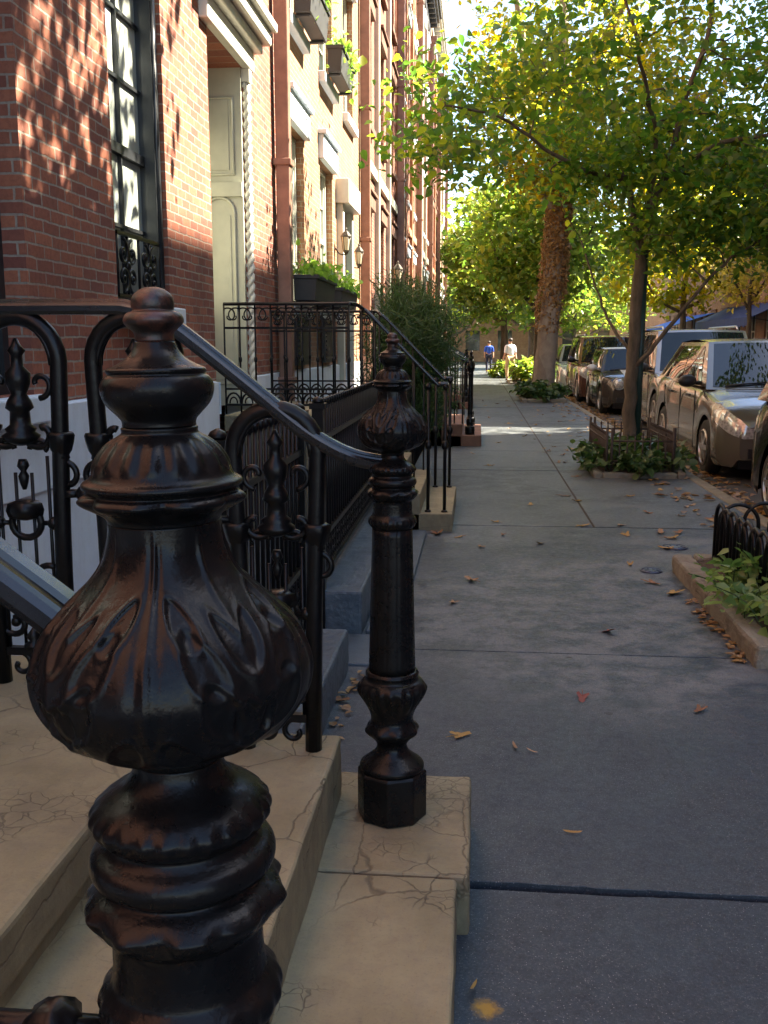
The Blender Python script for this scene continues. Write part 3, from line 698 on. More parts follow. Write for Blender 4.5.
def make_post(loc, label, tilt=0):
    root = thing('newel_post', label, 'newel post', loc, 'cast iron newel posts of the stoop')
    root.rotation_euler = (0, tilt, 0)
    m = MB()  # octagonal plinth, flats towards the street
    prof = [(.1045,0),(.1045,.138),(.099,.146)]
    vs = []; 
    for r, z in prof:
        for j in range(8): a = PI/8+j*PI/4; vs.append((r*math.cos(a), r*math.sin(a), z))
    m.add(vs, [(i*8+j,i*8+(j+1)%8,(i+1)*8+(j+1)%8,(i+1)*8+j) for i in range(2) for j in range(8)]+[tuple(range(7,-1,-1)), tuple(16+j for j in range(8))])
    m.build('plinth', 'iron', root, local=True, bevel=.004)
    b1 = bead(.268, 8, .007, .02)
    def urn(a, z, r):
        if z > .33 and z < .42: r += .0035*math.cos(20*a)*min(1,(z-.33)/.03, (.42-z)/.02) + .003*math.cos(5*a)*math.sin((z-.33)*60)
        return r + b1(a, z)
    prof = crom([(.090,.1465),(.095,.150),(.096,.158),(.092,.165),(.078,.176),(.058,.192),(.047,.208),(.045,.222),(.052,.236),(.066,.25),(.076,.262),(.077,.272),(.068,.286),(.062,.300),(.066,.322),(.080,.350),(.094,.376),(.100,.394),(.098,.408),(.088,.42),(.078,.426),(.077,.436),(.079,.442),(.074,.450)], 5)
    m = MB(); m.lathe(prof, 96, fn=urn); m.build('base_urn', 'iron', root, local=True)
    def flute(a, z, r): return r*(1-.018*max(0, math.cos(12*a))**4)
    m = MB(); m.lathe([(.0685-.0105*i/20, .4505+(.875-.4505)*i/20) for i in range(21)], 144, fn=flute); m.build('shaft', 'iron', root, local=True)
    bA = bead(.894, 22, .0022, .013); bB = bead(1.043, 26, .0020, .013)
    def ring(a, z, r):
        r += bA(a,z)+bB(a,z)
        if .962 < z < .985: r += (.0024*math.cos(10*a)+.0012*math.cos(7*a+1)+.0007*math.cos(23*a))*math.sin((z-.962)/.023*PI)
        return r
    prof = crom([(.0575,.8755),(.0615,.878),(.066,.884),(.069,.893),(.067,.903),(.061,.91),(.0575,.917),(.0565,.94),(.0565,.952),(.061,.958),(.066,.962),(.073,.973),(.0735,.978),(.068,.984),(.059,.990),(.058,.994),(.0665,1.0),(.069,1.008),(.0665,1.016),(.058,1.022),(.055,1.028),(.060,1.032),(.0655,1.040),(.0655,1.047),(.060,1.054),(.052,1.060),(.041,1.067),(.034,1.076),(.032,1.085)], 4)
    m = MB(); m.lathe(prof, 144, fn=ring); m.build('collar', 'iron', root, local=True)
    prof = [(.0325,1.0855),(.036,1.093),(.048,1.098),(.066,1.104),(.082,1.114),(.0905,1.125),(.0965,1.137),(.099,1.150),(.0985,1.160),(.0945,1.173),(.088,1.185),(.0775,1.197),(.065,1.209),(.054,1.2195),(.0465,1.2295),(.042,1.240),(.040,1.250),(.0395,1.262)]
    m = MB(); m.lathe(crom(prof, 9), 360, fn=relief); m.build('bulb', 'iron', root, local=True)
    def drip(a, z, r):
        w = max(0.0, 1-((z-1.277)/.009)**2)
        r += .0065*w*(abs(math.cos(3.5*a+.5*math.sin(2*a)))-.45) + .0012*w*math.sin(11*a)
        if 1.297 < z < 1.323: r += .0012*math.cos(18*a)*min(1, (z-1.297)/.006, (1.323-z)/.006)
        return r
    prof = [(.0395,1.2625),(.041,1.266),(.047,1.271),(.0545,1.277),(.0535,1.281),(.051,1.283),(.0525,1.285),(.0557,1.2875),(.0555,1.2905),(.0515,1.293),(.0490,1.296),(.0465,1.303),(.0420,1.311),(.0355,1.318),(.029,1.3225),(.0265,1.3245),(.0265,1.3275),(.0255,1.3285)]
    m = MB(); m.lathe(crom(prof, 5), 216, fn=drip); m.build('dome', 'iron', root, local=True)
    prof = [(.0255,1.329),(.0258,1.333),(.030,1.338),(.0355,1.344),(.0385,1.351),(.0388,1.357),(.0365,1.362),(.0335,1.3645),(.0342,1.3665),(.0335,1.3685),(.028,1.371),(.0205,1.3755),(.0158,1.381),(.0135,1.3865)]
    m = MB(); m.lathe(crom(prof, 5), 72); m.build('finial', 'iron', root, local=True)
    prof = [(.0135,1.387),(.0135,1.392),(.0165,1.3955),(.0200,1.399),(.0203,1.4025),(.018,1.406),(.0142,1.4075),(.0146,1.411),(.0140,1.416),(.011,1.420),(.006,1.4228),(.0008,1.4235)]
    m = MB(); m.lathe(crom(prof, 5), 72); m.build('knob', 'iron_rusty', root, local=True)
    return root
p1 = make_post((-.195, .665, .166), 'large foreground black iron newel post with rusty finial and leaf carved bulb', R(-1.1))
p2 = copy_tree(p1); p2.location = (-.235, 2.74, .1605); p2.rotation_euler = (0, 0, R(20)); p2['label'] = 'smaller looking farther black newel post on octagonal base at the slab corner'

# ------------------------------------------------------------------ stair railings of the stoop
RAILP = [(a*.82, b*.82) for a, b in [(-.034,-.018),(-.026,-.030),(.026,-.030),(.034,-.018),(.036,.0),(.028,.008),(.026,.014),(.016,.016),(.013,.024),(-.013,.024),(-.016,.016),(-.026,.014),(-.028,.008),(-.036,.0)]]
def arch_panel(t, y, xc, zb, zt, w):
    """one cast arch with its leaf cups, urn motif, ring and thin rods"""
    m = MB(); r = w/2; zc = zt-r
    path = [(xc-r*.82,y,zb),(xc-r*.88,y,(zb+zc)/2),(xc-r,y,zc)]+[(xc-r*math.cos(i*PI/14),y,zc+r*math.sin(i*PI/14)) for i in range(1,14)]+[(xc+r,y,zc),(xc+r*.88,y,(zb+zc)/2),(xc+r*.82,y,zb)]
    m.tube(path, .025, 12)
    m.tube([(p[0]*.86+xc*.14, y-.012, p[2]-.012) for p in path[2:-2]], .008, 6)
    m.tube([(p[0]*.86+xc*.14, y+.012, p[2]-.012) for p in path[2:-2]], .008, 6)
    fr = m.build('arch_frame', 'iron_plain', t)
    o = MB(); zk = zt-.36
    for s in (-1, 1):        # leaf cups on the legs and the scrolls that join them
        o.lathe([(.012,-.05),(.024,-.045),(.022,-.035),(.03,-.022),(.036,0),(.040,.022),(.036,.03),(.016,.032)], 16, (xc+s*r*.95,y,zk), lambda a,z,q: q*(1+.10*math.cos(6*a)))
        o.tube(spiral((xc+s*r*.48,y,zk+.03), r*.46, .012, PI if s > 0 else 0, (PI+4.6) if s > 0 else -4.6), .011, 7)
        o.tube(spiral((xc+s*r*.48,y,zk-.02), r*.30, .01, PI if s > 0 else 0, (PI-3.6) if s > 0 else 3.6), .008, 6)
    o.lathe([(.006,-.14),(.012,-.12),(.016,-.10),(.008,-.085),(.018,-.07),(.012,-.05)], 12, (xc,y,zk))
    o.lathe([(.012,-.05),(.050,-.035),(.055,-.02),(.040,-.01),(.045,.0),(.030,.012),(.028,.05),(.040,.06),(.034,.08),(.022,.10),(.034,.13),(.036,.16),(.018,.18),(.016,.21),(.026,.225),(.014,.24),(.005,.26)], 14, (xc,y,zk+.04))
    for s in (-1, 1):        # acanthus curls that fill the lower half
        for q, zz in enumerate(np.arange(zb+.19, zk-.33, .13)):
            o.tube(spiral((xc+s*r*.42,y,zz), r*.40, .012, (0 if s > 0 else PI)+q, (0 if s > 0 else PI)+q+s*5.0*(1 if q % 2 else -1)), .010, 7)
            o.ell((xc+s*r*.42,y,zz),(.016,.014,.016),8,6)
        o.tube(spiral((xc+s*r*1.02,y,zk-.10), .045, .01, PI/2, PI/2-s*5.0), .010, 6)
        o.tube(spiral((xc+s*r*.5,y,zk+.17), r*.34, .010, -PI/2, -PI/2+s*4.8), .009, 6)
    o.lathe([(.020,-.03),(.045,-.02),(.05,0),(.045,.02),(.020,.03)], 12, (xc,y,zk-.20), lambda a,z,q: q*(1+.14*math.cos(5*a)))
    o.build('urn_ornament', 'iron_plain', fr)
    lo = MB(); z = zb+.10
    lo.box(xc-r*.95,y-.012,z-.012,xc+r*.95,y+.012,z+.012)
    for s in (-1,1): lo.tube(spiral((xc+s*.045,y,z-.045), .04, .01, PI/2, PI/2+s*5.2), .009, 6)
    for i in range(4):
        x = xc+(-.6+.4*i)*r; lo.tube([(x,y,z),(x,y,zk-.04-(.05 if i in (1,2) else 0))], .0055, 6)
    lo.tube([(xc+.045*math.cos(i*PI/9), y, zk-.24+.045*math.sin(i*PI/9)) for i in range(19)], .011, 7, False)
    for s in (-1,1): lo.tube([(xc+s*.05,y,zk-.24),(xc+s*r*.85,y,zk-.24)], .008, 6); lo.ell((xc+s*.085,y,zk-.24),(.02,.02,.02),10,8)
    lo.lathe([(.03,0),(.03,.01),(.012,.02),(.022,.035),(.004,.06)], 10, (xc,y,z+.012))
    lo.build('lower_rods', 'iron_plain', fr)
FARP = [(-2.06,1.66),(-1.5,1.66),(-1.06,1.66),(-.985,1.656),(-.92,1.64),(-.852,1.602),(-.78,1.549),(-.64,1.438),(-.50,1.325),(-.41,1.268),(-.345,1.240),(-.29,1.228),(-.235,1.222)]
NEARP = [(-2.06,1.70),(-1.4,1.70),(-1.06,1.70),(-.98,1.695),(-.90,1.68),(-.80,1.645),(-.66,1.58),(-.5,1.495),(-.40,1.435),(-.343,1.392),(-.30,1.36),(-.27,1.335)]
def stair_rail(label, y, prof, near):
    t = thing('stair_railing', label, 'railing', (-.9, y, .53), 'railings up the stoop')
    m = MB(); m.sweep([(p*(1-.32*near), q*(1-.3*near)) for p,q in RAILP], crom([(a,y,b) for a,b in prof], 4)); m.build('handrail', 'handrail', t)
    for xc, zb, zt, w in ((-1.325,.535,1.63,.25),(-.975,.535,1.628,.245),(-.572,.352,1.372+.1*near,.245)):
        arch_panel(t, y, xc, zb, zt, w)
    for (xa, xb, z) in ((-1.20,-1.10,1.12),(-.87,-.69,1.05)):
        m = MB(); m.tube([(xa,y,z),(xb,y,z)], .012, 6); m.ell(((xa+xb)/2+.012,y,z),(.030,.028,.028),12,8)
        m.lathe([(.008,-.012),(.024,-.01),(.024,.01),(.008,.012)], 10, ((xa+xb)/2-.03,y,z)); m.build('bead_link', 'iron_plain', t)
    if near:
        m = MB(); m.tube([(-.46,y,1.02),(-.25,y,1.02)], .010, 6); m.lathe([(.006,-.02),(.022,-.012),(.026,.0),(.02,.010),(.008,.02)], 16, (-.325,y,1.02), lambda a,z,q: q*(1+.16*math.cos(5*a))); m.build('bead_link', 'iron_plain', t)
    return t
stair_rail('black arched iron railing up the far side of the tan stoop', 2.74, FARP, 0)
stair_rail('near iron railing entering behind the foreground newel post', .665, NEARP, 1)

# ------------------------------------------------------------------ areaway kerbs and iron fence
tag(worn(MB().box(-.97,3.03,-.03,-.60,4.52,.20).build('areaway_kerb', 'kerb_stone', bevel=.015), 6, .016, .006), 'blue grey kerb stone just beyond the tan stoop', 'kerb stone', 'stones along the areaway')
tag(worn(MB().box(-.99,5.08,-.03,-.60,8.2,.24).build('areaway_kerb', 'kerb_stone', bevel=.015), 6, .016, .006), 'long blue grey kerb stone carrying the spiked fence', 'kerb stone', 'stones along the areaway')
tag(MB().box(-.98,4.56,-.03,-.36,5.06,.012).build('threshold_slab', 'kerb_stone', bevel=.008), 'flat pale grey slab between the two kerb stones', 'slab')
tag(MB().box(-.58,5.07,-.03,-.40,8.0,.03).build('edging_slab', 'kerb_stone', bevel=.008), 'low narrow stone strip along the foot of the long kerb', 'slab')
fx = -.83
fe = thing('iron_fence', 'black picket fence with lacy cast bottom panel between the stoops', 'fence', (fx, 5.6, .2))
m = MB()
for z, ya, yb in ((1.055,3.06,4.52),(1.055,5.1,8.2),(.50,3.06,4.52),(.52,5.1,8.2),(.30,5.1,8.2),(.26,3.06,4.52)): m.box(fx-.018,ya,z-.014,fx+.018,yb,z+.014)
m.build('rail', 'iron_plain', fe)
pk = MB(); pk.tube([(0,0,-.70),(0,0,.185)], .0095, 8); pk.lathe([(.0095,.0),(.016,.005),(.016,.03),(.011,.036)], 10, (0,0,.175)); pk.lathe([(.016,-.012),(.016,.012)], 8)
pk0 = pk.build('picket', 'iron_plain', fe, local=True)
pys = list(np.arange(3.14, 4.5, .094))+list(np.arange(5.2, 8.16, .094))
for i, y in enumerate(pys):
    o = pk0 if i == 0 else pk0.copy()
    if i: COL.objects.link(o)
    o.parent = fe; o.location = (0, y-5.6, 1.055-.2)
po = MB()
for y in (3.08, 4.52, 5.1, 8.2):
    p = MB(); p.box(fx-.03,y-.03,.02,fx+.03,y+.03,1.22); p.box(fx-.042,y-.042,1.22,fx+.042,y+.042,1.25)
    p.lathe([(.03,0),(.034,.01),(.025,.025),(.006,.035)], 12, (fx,y,1.25)); p.build('fence_post', 'iron_plain', fe)
for ya, yb, za, zb in ((3.12,4.48,.27,.49),(5.15,8.16,.31,.51)):   # lacy cast panels
    m = MB(); y = ya; i = 0
    while y < yb-.02:
        for z in np.arange(za+.035, zb-.01, .066):
            m.tube([(fx, y+.03*math.cos(q*PI/5), z+.03*math.sin(q*PI/5)) for q in range(11)], .0068, 5, False)
            m.ell((fx,y,z),(.008,.012,.012),6,5)
        y += .066
    m.build('lace_panel', 'iron_plain', fe)

# ------------------------------------------------------------------ the second stoop with its railing
s2 = thing('stone_stoop', 'second stoop of grey stone steps past the picket fence', 'stoop', (-.9, 9, 0))
m = MB(); m.box(-.62,8.12,-.02,-.19,9.75,.15); m.build('step', 'stoop', s2, bevel=.012)
for i in range(4):
    x1 = -.46-.18*i; m = MB(); m.box(x1-.5,8.12,-.02,x1,9.75,.15+.17*(i+1)); m.build('step', 'stoop', s2, bevel=.012)
m = MB(); m.box(XW+.04,7.86,-.02,-1.05,9.95,.985); m.build('landing', 'stoop', s2, bevel=.012)
r2 = thing('iron_railing', 'black scrolled landing railing with thin sloping handrails at the second stoop', 'railing', (-1.5, 8, .98))
def scroll_rail(par, y, xa, xb, zb, zt):
    m = MB()
    m.sweep([(-.02,-.012),(.02,-.012),(.022,.004),(.01,.014),(-.01,.014),(-.022,.004)], [(xa,y,zt),(xb,y,zt)])
    m.box(xa,y-.01,zt-.20,xb,y+.01,zt-.182); m.box(xa,y-.01,zb+.07,xb,y+.01,zb+.088); m.box(xa,y-.01,zb+.20,xb,y+.01,zb+.216)
    n = max(2, round((xb-xa)/.125))
    for i in range(n+1):
        x = xa+(xb-xa)*i/n; m.tube([(x,y,zb),(x,y,zt)], .0085, 6)
        m.ell((x,y,(zb+zt)/2),(.015,.015,.03),8,6)
    for i in range(n):
        xc = xa+(xb-xa)*(i+.5)/n
        for s in (1,-1): m.tube(spiral((xc+s*.022,y,zt-.095), .07, .012, PI/2-s*.6, PI/2-s*.6+s*5.4), .0065, 5)
        m.tube([(xc+.06*math.cos(q*PI/8),y,zb+.09+.085*math.sin(q*PI/8)) for q in range(9)], .0085, 6)
        m.tube([(xc+.032*math.cos(q*PI/8),y,zb+.09+.05*math.sin(q*PI/8)) for q in range(9)], .007, 6)
    return m.build('railing_panel', 'iron_plain', par)
scroll_rail(r2, 7.98, XW+.03, -1.04, .985, 1.88); scroll_rail(r2, 9.86, XW+.03, -1.04, .985, 1.88)
for y in (8.20, 9.68):
    m = MB(); m.tube(crom([(-1.04,y-(.22 if y < 9 else -.18),1.88),(-.99,y-(.1 if y < 9 else -.09),1.875),(-.95,y,1.845),(-.85,y,1.76),(-.36,y,1.26),(-.31,y,1.235),(-.24,y,1.235)], 5), .017, 8); m.build('handrail', 'handrail', r2)
    for x in (-.40, -.26):
        m = MB(); m.tube([(x,y,.149 if x > -.46 else .3),(x,y,1.24)], .0145, 8); m.ell((x,y,.72),(.03,.03,.045),10,8); m.lathe([(.028,0),(.028,.012),(.016,.02)], 10, (x,y,.1495)); m.lathe([(.02,-.03),(.027,-.01),(.018,.01)], 10, (x,y,1.22)); m.build('railing_post', 'iron_plain', r2)
    m = MB()
    for i in range(5):
        x = -.52-.11*i; zr = 1.26+(-.36-x)*1.02; zs = .32+.17*max(0, int((-.46-x)/.18)); m.tube([(x,y,zs),(x,y,zr)], .0085, 6); m.ell((x,y,(zs+zr)/2),(.014,.014,.03),8,6)
    m.build('baluster_run', 'iron_plain', r2)

# ------------------------------------------------------------------ further stoops
def small_stoop(lab, rlab, y0, y1, x1, mat):
    s = thing('stone_stoop', lab, 'stoop', (-.9, (y0+y1)/2, 0))
    for i in range(5):
        m = MB(); m.box(x1-.62-.3*i-(.9 if i == 4 else 0), y0, -.02, x1-.3*i, y1, .17*(i+1)); m.build('step', mat, s, bevel=.015)
    r = thing('iron_railing', rlab, 'railing', (x1-.6, (y0+y1)/2, .17))
    for y in (y0+.14, y1-.14):
        m = MB(); m.sweep(RAILP, crom([(x1-1.95,y,1.98),(x1-1.4,y,1.95),(x1-1.25,y,1.88),(x1-.35,y,1.36),(x1-.2,y,1.3)], 4)); m.build('handrail', 'handrail', r)
        m = MB(); m.lathe(crom([(.075,0),(.075,.12),(.05,.14),(.06,.2),(.045,.26),(.04,.3),(.036,.9),(.05,.93),(.04,.97),(.066,1.03),(.05,1.11),(.03,1.15),(.04,1.18),(.02,1.23),(.024,1.26),(.004,1.29)], 3), 20, (x1-.18,y,.17)); m.build('newel', 'iron', r)
        m = MB()
        for i in range(13):
            x = x1-.3-.125*i; zs = .17*min(5, 1+int((x1-x)/.3)); zr = min(1.95, 1.3+(x1-.2-x)*.58); m.tube([(x,y,zs),(x,y,zr)], .012, 6)
        m.build('baluster_run', 'iron_plain', r)
small_stoop('brownstone stoop with dark red steps beyond the evergreen shrub', 'black railing with slim newels on the brownstone stoop', 15.2, 17.4, .08, 'brownstone')
small_stoop('distant brownstone stoop further down the row of houses', 'distant black stoop railing in front of the terrace', 24.2, 26.4, -.1, 'brownstone')
fe2 = thing('iron_fence', 'short black fence in front of the evergreen shrub', 'fence', (-.8, 12.5, 0))
m = MB(); m.box(-.815,10.1,1.0,-.785,15.0,1.03); m.box(-.815,10.1,.3,-.785,15.0,.33); m.build('rail', 'iron_plain', fe2)
pk1 = None
for i, y in enumerate(np.arange(10.15, 15.0, .13)):
    if pk1 is None: m = MB(); m.tube([(-.8,y,.0),(-.8,y,1.16)], .011, 6); m.ell((-.8,y,1.17),(.016,.016,.03),8,6); pk1 = m.build('picket', 'iron_plain', fe2); y00 = y
    else: o = pk1.copy(); COL.objects.link(o); o.location = (0, y-y00, 0)
# evergreen shrub
sh = thing('evergreen_shrub', 'feathery dark evergreen shrub behind the railings', 'shrub', (-.95, 12.6, 0))
m = MB(); stems = []
for i in range(9):
    a = 2*PI*i/9; top = (-.72+.22*math.cos(a)*random.uniform(.5,1.1), 12.6+.55*math.sin(a), random.uniform(1.5,1.82)); p = crom([(-.95,12.6,0),(-.93+.15*math.cos(a),12.6+.3*math.sin(a),.8),top], 5); m.tube(p, [.03-.022*q/(len(p)-1) for q in range(len(p))], 6); stems += p
m.build('stem', 'bark', sh)
pp = []
for i in range(900):
    b = np.array(random.choice(stems[2:])); d = rng.normal(size=3)*np.array((.15,.26,.18)); c = b+d; c[2] = min(max(.5, c[2]), 2.02+.05*random.random())
    n = 46; tt = rng.random(n)[:,None]; up_ = np.array((d[0]*.5, d[1]*.4, .35)); pp.append(c+tt*up_+rng.normal(size=(n,3))*.03)
NEED = np.array([(0,0,0),(.03,.3,.02),(.03,.7,.02),(0,1,0),(-.03,.7,.02),(-.03,.3,.02)])
leaf_cloud('foliage', np.concatenate(pp), .15, 'needle', sh, .15, -.9, shape=NEED)

# ------------------------------------------------------------------ window boxes and lanterns
M['box_grey'] = plain('planter_grey', (.045, .045, .045), .6, 0, .2, 5)
def window_box(lab, y0, y1, z0, z1, xo=.36, dens=260, hang=0):
    t = thing('window_box', lab, 'window box', (XW+.2, (y0+y1)/2, z0), 'window boxes on the sills'); e = .03
    m = MB(); a = XW+.10; b = XW+xo
    m.add([(a,y0+e,z0),(b-e,y0+e,z0),(b-e,y1-e,z0),(a,y1-e,z0),(a,y0,z1),(b,y0,z1),(b,y1,z1),(a,y1,z1)], [(0,3,2,1),(0,1,5,4),(1,2,6,5),(2,3,7,6),(3,0,4,7),(4,5,6,7)])
    m.box(a-.01,y0-.015,z1-.04,b+.015,y1+.015,z1+.005); m.box(XW-.01,y0+.1,z0-.03,b-.05,y0+.16,z0-.002); m.box(XW-.01,y1-.16,z0-.03,b-.05,y1-.1,z0-.002); m.build('box', 'box_grey', t, bevel=.008)
    P = np.stack([rng.uniform(a,b+.05,dens), rng.uniform(y0-.05,y1+.05,dens), z1+np.abs(rng.normal(0,.10,dens))],1)
    if hang: Q = np.stack([rng.uniform(b-.02,b+.12,hang), rng.uniform(y0,y1,hang), z1-np.abs(rng.normal(0,.28,hang))],1); P = np.concatenate([P,Q])
    leaf_cloud('foliage', P, .085, 'box_leaf', t, .35, .2); return t
window_box('grey window box with bright green plants nearest the big downpipe', 10.72, 12.15, 2.03, 2.30)
window_box('second grey window box of green plants along the ground floor', 12.75, 14.4, 2.03, 2.28)
window_box('upper floor window box nearest the viewer above the white lintel', 11.0, 12.2, 5.06, 5.40, .30, 170, 10)
window_box('upper floor window box with trailing yellow green vine', 13.35, 14.6, 5.06, 5.38, .30, 170, 40)
M['lamp_glass'] = plain('lantern_glass', (.45, .38, .26), .1, 0, .1, 5)
M['bronze'] = plain('lantern_bronze', (.05, .04, .03), .4, .5, .2, 8)
def lantern(lab, y, z, x=XW+.16, s=.78):
    t = thing('wall_lantern', lab, 'lantern', (x, y, z), 'lanterns beside the doors')
    g = MB(); g.lathe([(.055*s,0),(.085*s,.24*s)], 6, (x,y,z), smooth=False); g.build('glass', 'lamp_glass', t)
    m = MB(); m.lathe([(.105*s,.24*s),(.10*s,.26*s),(.05*s,.33*s),(.02*s,.36*s),(.025*s,.385*s),(.004*s,.42*s)], 6, (x,y,z), smooth=False); m.lathe([(.02*s,-.08*s),(.05*s,-.03*s),(.062*s,0)], 6, (x,y,z), smooth=False)
    for i in range(6): a = i*PI/3; m.tube([(x+.057*s*math.cos(a),y+.057*s*math.sin(a),z),(x+.087*s*math.cos(a),y+.087*s*math.sin(a),z+.24*s)], .007*s, 5)
    m.tube(crom([(XW-.01,y,z+.05),(XW+.06,y,z-.06*s),(x,y,z-.08*s)], 4), .012*s, 6); m.build('frame', 'bronze', t); return t
lantern('wall lantern on the near side of the sun-paled house door', 14.62, 2.92)
lantern('wall lantern on the far side of the sun-paled house door', 16.2, 2.85)
lantern('larger lantern on the red brick wall above the evergreen shrub', 22.6, 2.95, XW+.28, 1.15)

# ------------------------------------------------------------------ tree pits
def pit_border(lab, x0, y0, x1, y1, h=.12, w=.13):
    t = thing('tree_pit_border', lab, 'stone edging', (x0, y0, 0), 'stone edged tree pits')
    def run(x0_, y0_, x1_, y1_, vertical):
        m = MB(); L = (y1_-y0_) if vertical else (x1_-x0_); n = max(1, round(L/.9))
        for i in range(n):
            a, b = i/n, (i+1)/n; j = random.uniform(-.006,.006)
            if vertical: m.box(x0_+j, y0_+L*a+.003, -.03, x1_+j, y0_+L*b-.003, h+j)
            else: m.box(x0_+L*a+.003, y0_+j, -.03, x0_+L*b-.003, y1_+j, h+j)
        worn(m.build('edging_stone', 'pit_stone', t, bevel=.022, seg=2), 5 if y0 < 20 else 2, .03, .008)
    run(x0,y0,x0+w,y1,True); run(x1-w,y0,x1,y1,True); run(x0+w+.003,y0,x1-w-.003,y0+w,False); run(x0+w+.003,y1-w,x1-w-.003,y1,False)
    m = MB(); n = 14; vs = []
    for i in range(n+1):
        for j in range(n+1): vs.append((x0+w*.5+(x1-x0-w)*i/n, y0+w*.5+(y1-y0-w)*j/n, h*.55+random.uniform(0,.045)+.05*math.sin(PI*i/n)*math.sin(PI*j/n)))
    m.add(vs, [(i*(n+1)+j,(i+1)*(n+1)+j,(i+1)*(n+1)+j+1,i*(n+1)+j+1) for i in range(n) for j in range(n)], True); m.build('soil', 'soil', t)
    return t
pit_border('weathered stone edging of the tree pit at the right edge', 1.38, 4.70, 2.48, 6.82)
pit_border('low stone edging around the pit with the slim tree', 1.40, 11.65, 2.47, 13.85, .07, .10)
pit_border('distant stone edging around the big ivy clad tree', 1.25, 27.1, 2.45, 31.2, .10, .13)
pit_border('farthest sunlit stone edging with leafy bushes', 1.3, 39.6, 2.45, 43.5, .10, .13)
hf = thing('hoop_fence', 'low black hooped iron fence inside the pit at the right edge', 'fence', (1.62, 5.9, .1))
hs = MB(); hs.tube([(0,-.13,0),(0,-.13,.27)]+[(0,-.13*math.cos(i*PI/12),.27+.13*math.sin(i*PI/12)) for i in range(1,12)]+[(0,.13,.27),(0,.13,0)], .0135, 8)
hp = hs.build('hoop', 'iron_plain', hf, local=True)
spots = [(0, 5.38+.165*i-5.9, 0) for i in range(8)]+[(.14+.165*i, .73, PI/2) for i in range(4)]
for i, (x, y, rz) in enumerate(spots):
    o = hp if i == 0 else hp.copy()
    if i: COL.objects.link(o)
    o.parent = hf; o.location = (x, y, .012*(i%2)); o.rotation_euler = (0,0,rz)
m = MB(); m.box(1.612,5.22,.12,1.628,6.68,.145); m.box(1.632,6.622,.12,2.3,6.638,.145); m.build('bottom_rail', 'iron_plain', hf)
def ground_plant(lab, name, cat, c, rad, h, n, size, mat, up=.55, heads=None):
    t = thing(name, lab, cat, c); P = []; m = MB()
    for _ in range(n//14):
        a = random.uniform(0,2*PI); q = math.sqrt(random.random()); x = c[0]+rad[0]*q*math.cos(a); y = c[1]+rad[1]*q*math.sin(a)
        zt = c[2]+h*random.uniform(.35,1)*(1-.45*q*q); lean = (random.gauss(0,.12), random.gauss(0,.12))
        p = crom([(x,y,c[2]-.02),(x+lean[0]*.4,y+lean[1]*.4,c[2]+(zt-c[2])*.7),(x+lean[0],y+lean[1],zt)], 3); m.tube(p, .004, 4, False)
        L = np.array(p[2:]); k = 14; P.append(L[rng.integers(0,len(L),k)]+rng.normal(size=(k,3))*np.array((.06,.06,.03)))
    m.build('stem', 'ivy', t); leaf_cloud('foliage', np.concatenate(P), size, mat, t, up, .1); return t
WIDE = None
ground_plant('light green ivy spilling over the stone edging at right', 'ivy_plant', 'ivy', (1.74,5.35,.1), (.36,.62,0), .30, 900, .085, 'ivy_light')
ground_plant('dark green ground cover around the slim tree', 'ground_cover', 'plant', (1.95,12.5,.06), (.62,.95,0), .34, 1500, .12, 'ivy')
ground_plant('green undergrowth around the foot of the big tree', 'ground_cover', 'plant', (1.85,28.6,.08), (.62,1.6,0), .5, 1300, .17, 'ivy')
ground_plant('sunny green bush in the farthest tree pit', 'leafy_bush', 'bush', (1.98,41.0,.08), (.5,1.2,0), 1.0, 1800, .2, 'leaf_c')
ground_plant('smaller sunny bush beyond the big ivy clad tree', 'leafy_bush', 'bush', (1.2,48.0,.0), (.5,1.2,0), .9, 900, .2, 'leaf_c')
# low picket guard around the slim tree
tf = thing('tree_guard', 'low rusty picket guard around the slim street tree', 'fence', (1.55, 12, .1))
M['guard_iron'] = plain('guard_iron', (.045, .032, .026), .7, 0, .4, 20, .3, 60)
def guard_side(p, q):
    m = MB(); P = Vector(p); Q = Vector(q); L = (Q-P).length; n = int(L/.085); d = (Q-P).normalized(); s = Vector((-d.y,d.x,0))*.006
    for z in (.12,.36):
        for w in (1,): m.tube([P+Vector((0,0,z)),Q+Vector((0,0,z))], .011, 6)
    for i in range(n+1): a = P+d*(L*i/n); m.tube([a+Vector((0,0,.04)),a+Vector((0,0,.43))], .009, 6); m.ell(tuple(a+Vector((0,0,.44))),(.013,.013,.025),6,5)
    for e in (P, Q): m.tube([e,e+Vector((0,0,.52))], .016, 8)
    m.build('picket_side', 'guard_iron', tf)
guard_side((1.56,11.85,.06),(1.56,13.6,.06)); guard_side((1.62,11.85,.06),(2.34,11.85,.06)); guard_side((2.36,11.9,.06),(2.36,13.6,.06)); guard_side((1.62,13.64,.06),(2.34,13.64,.06))

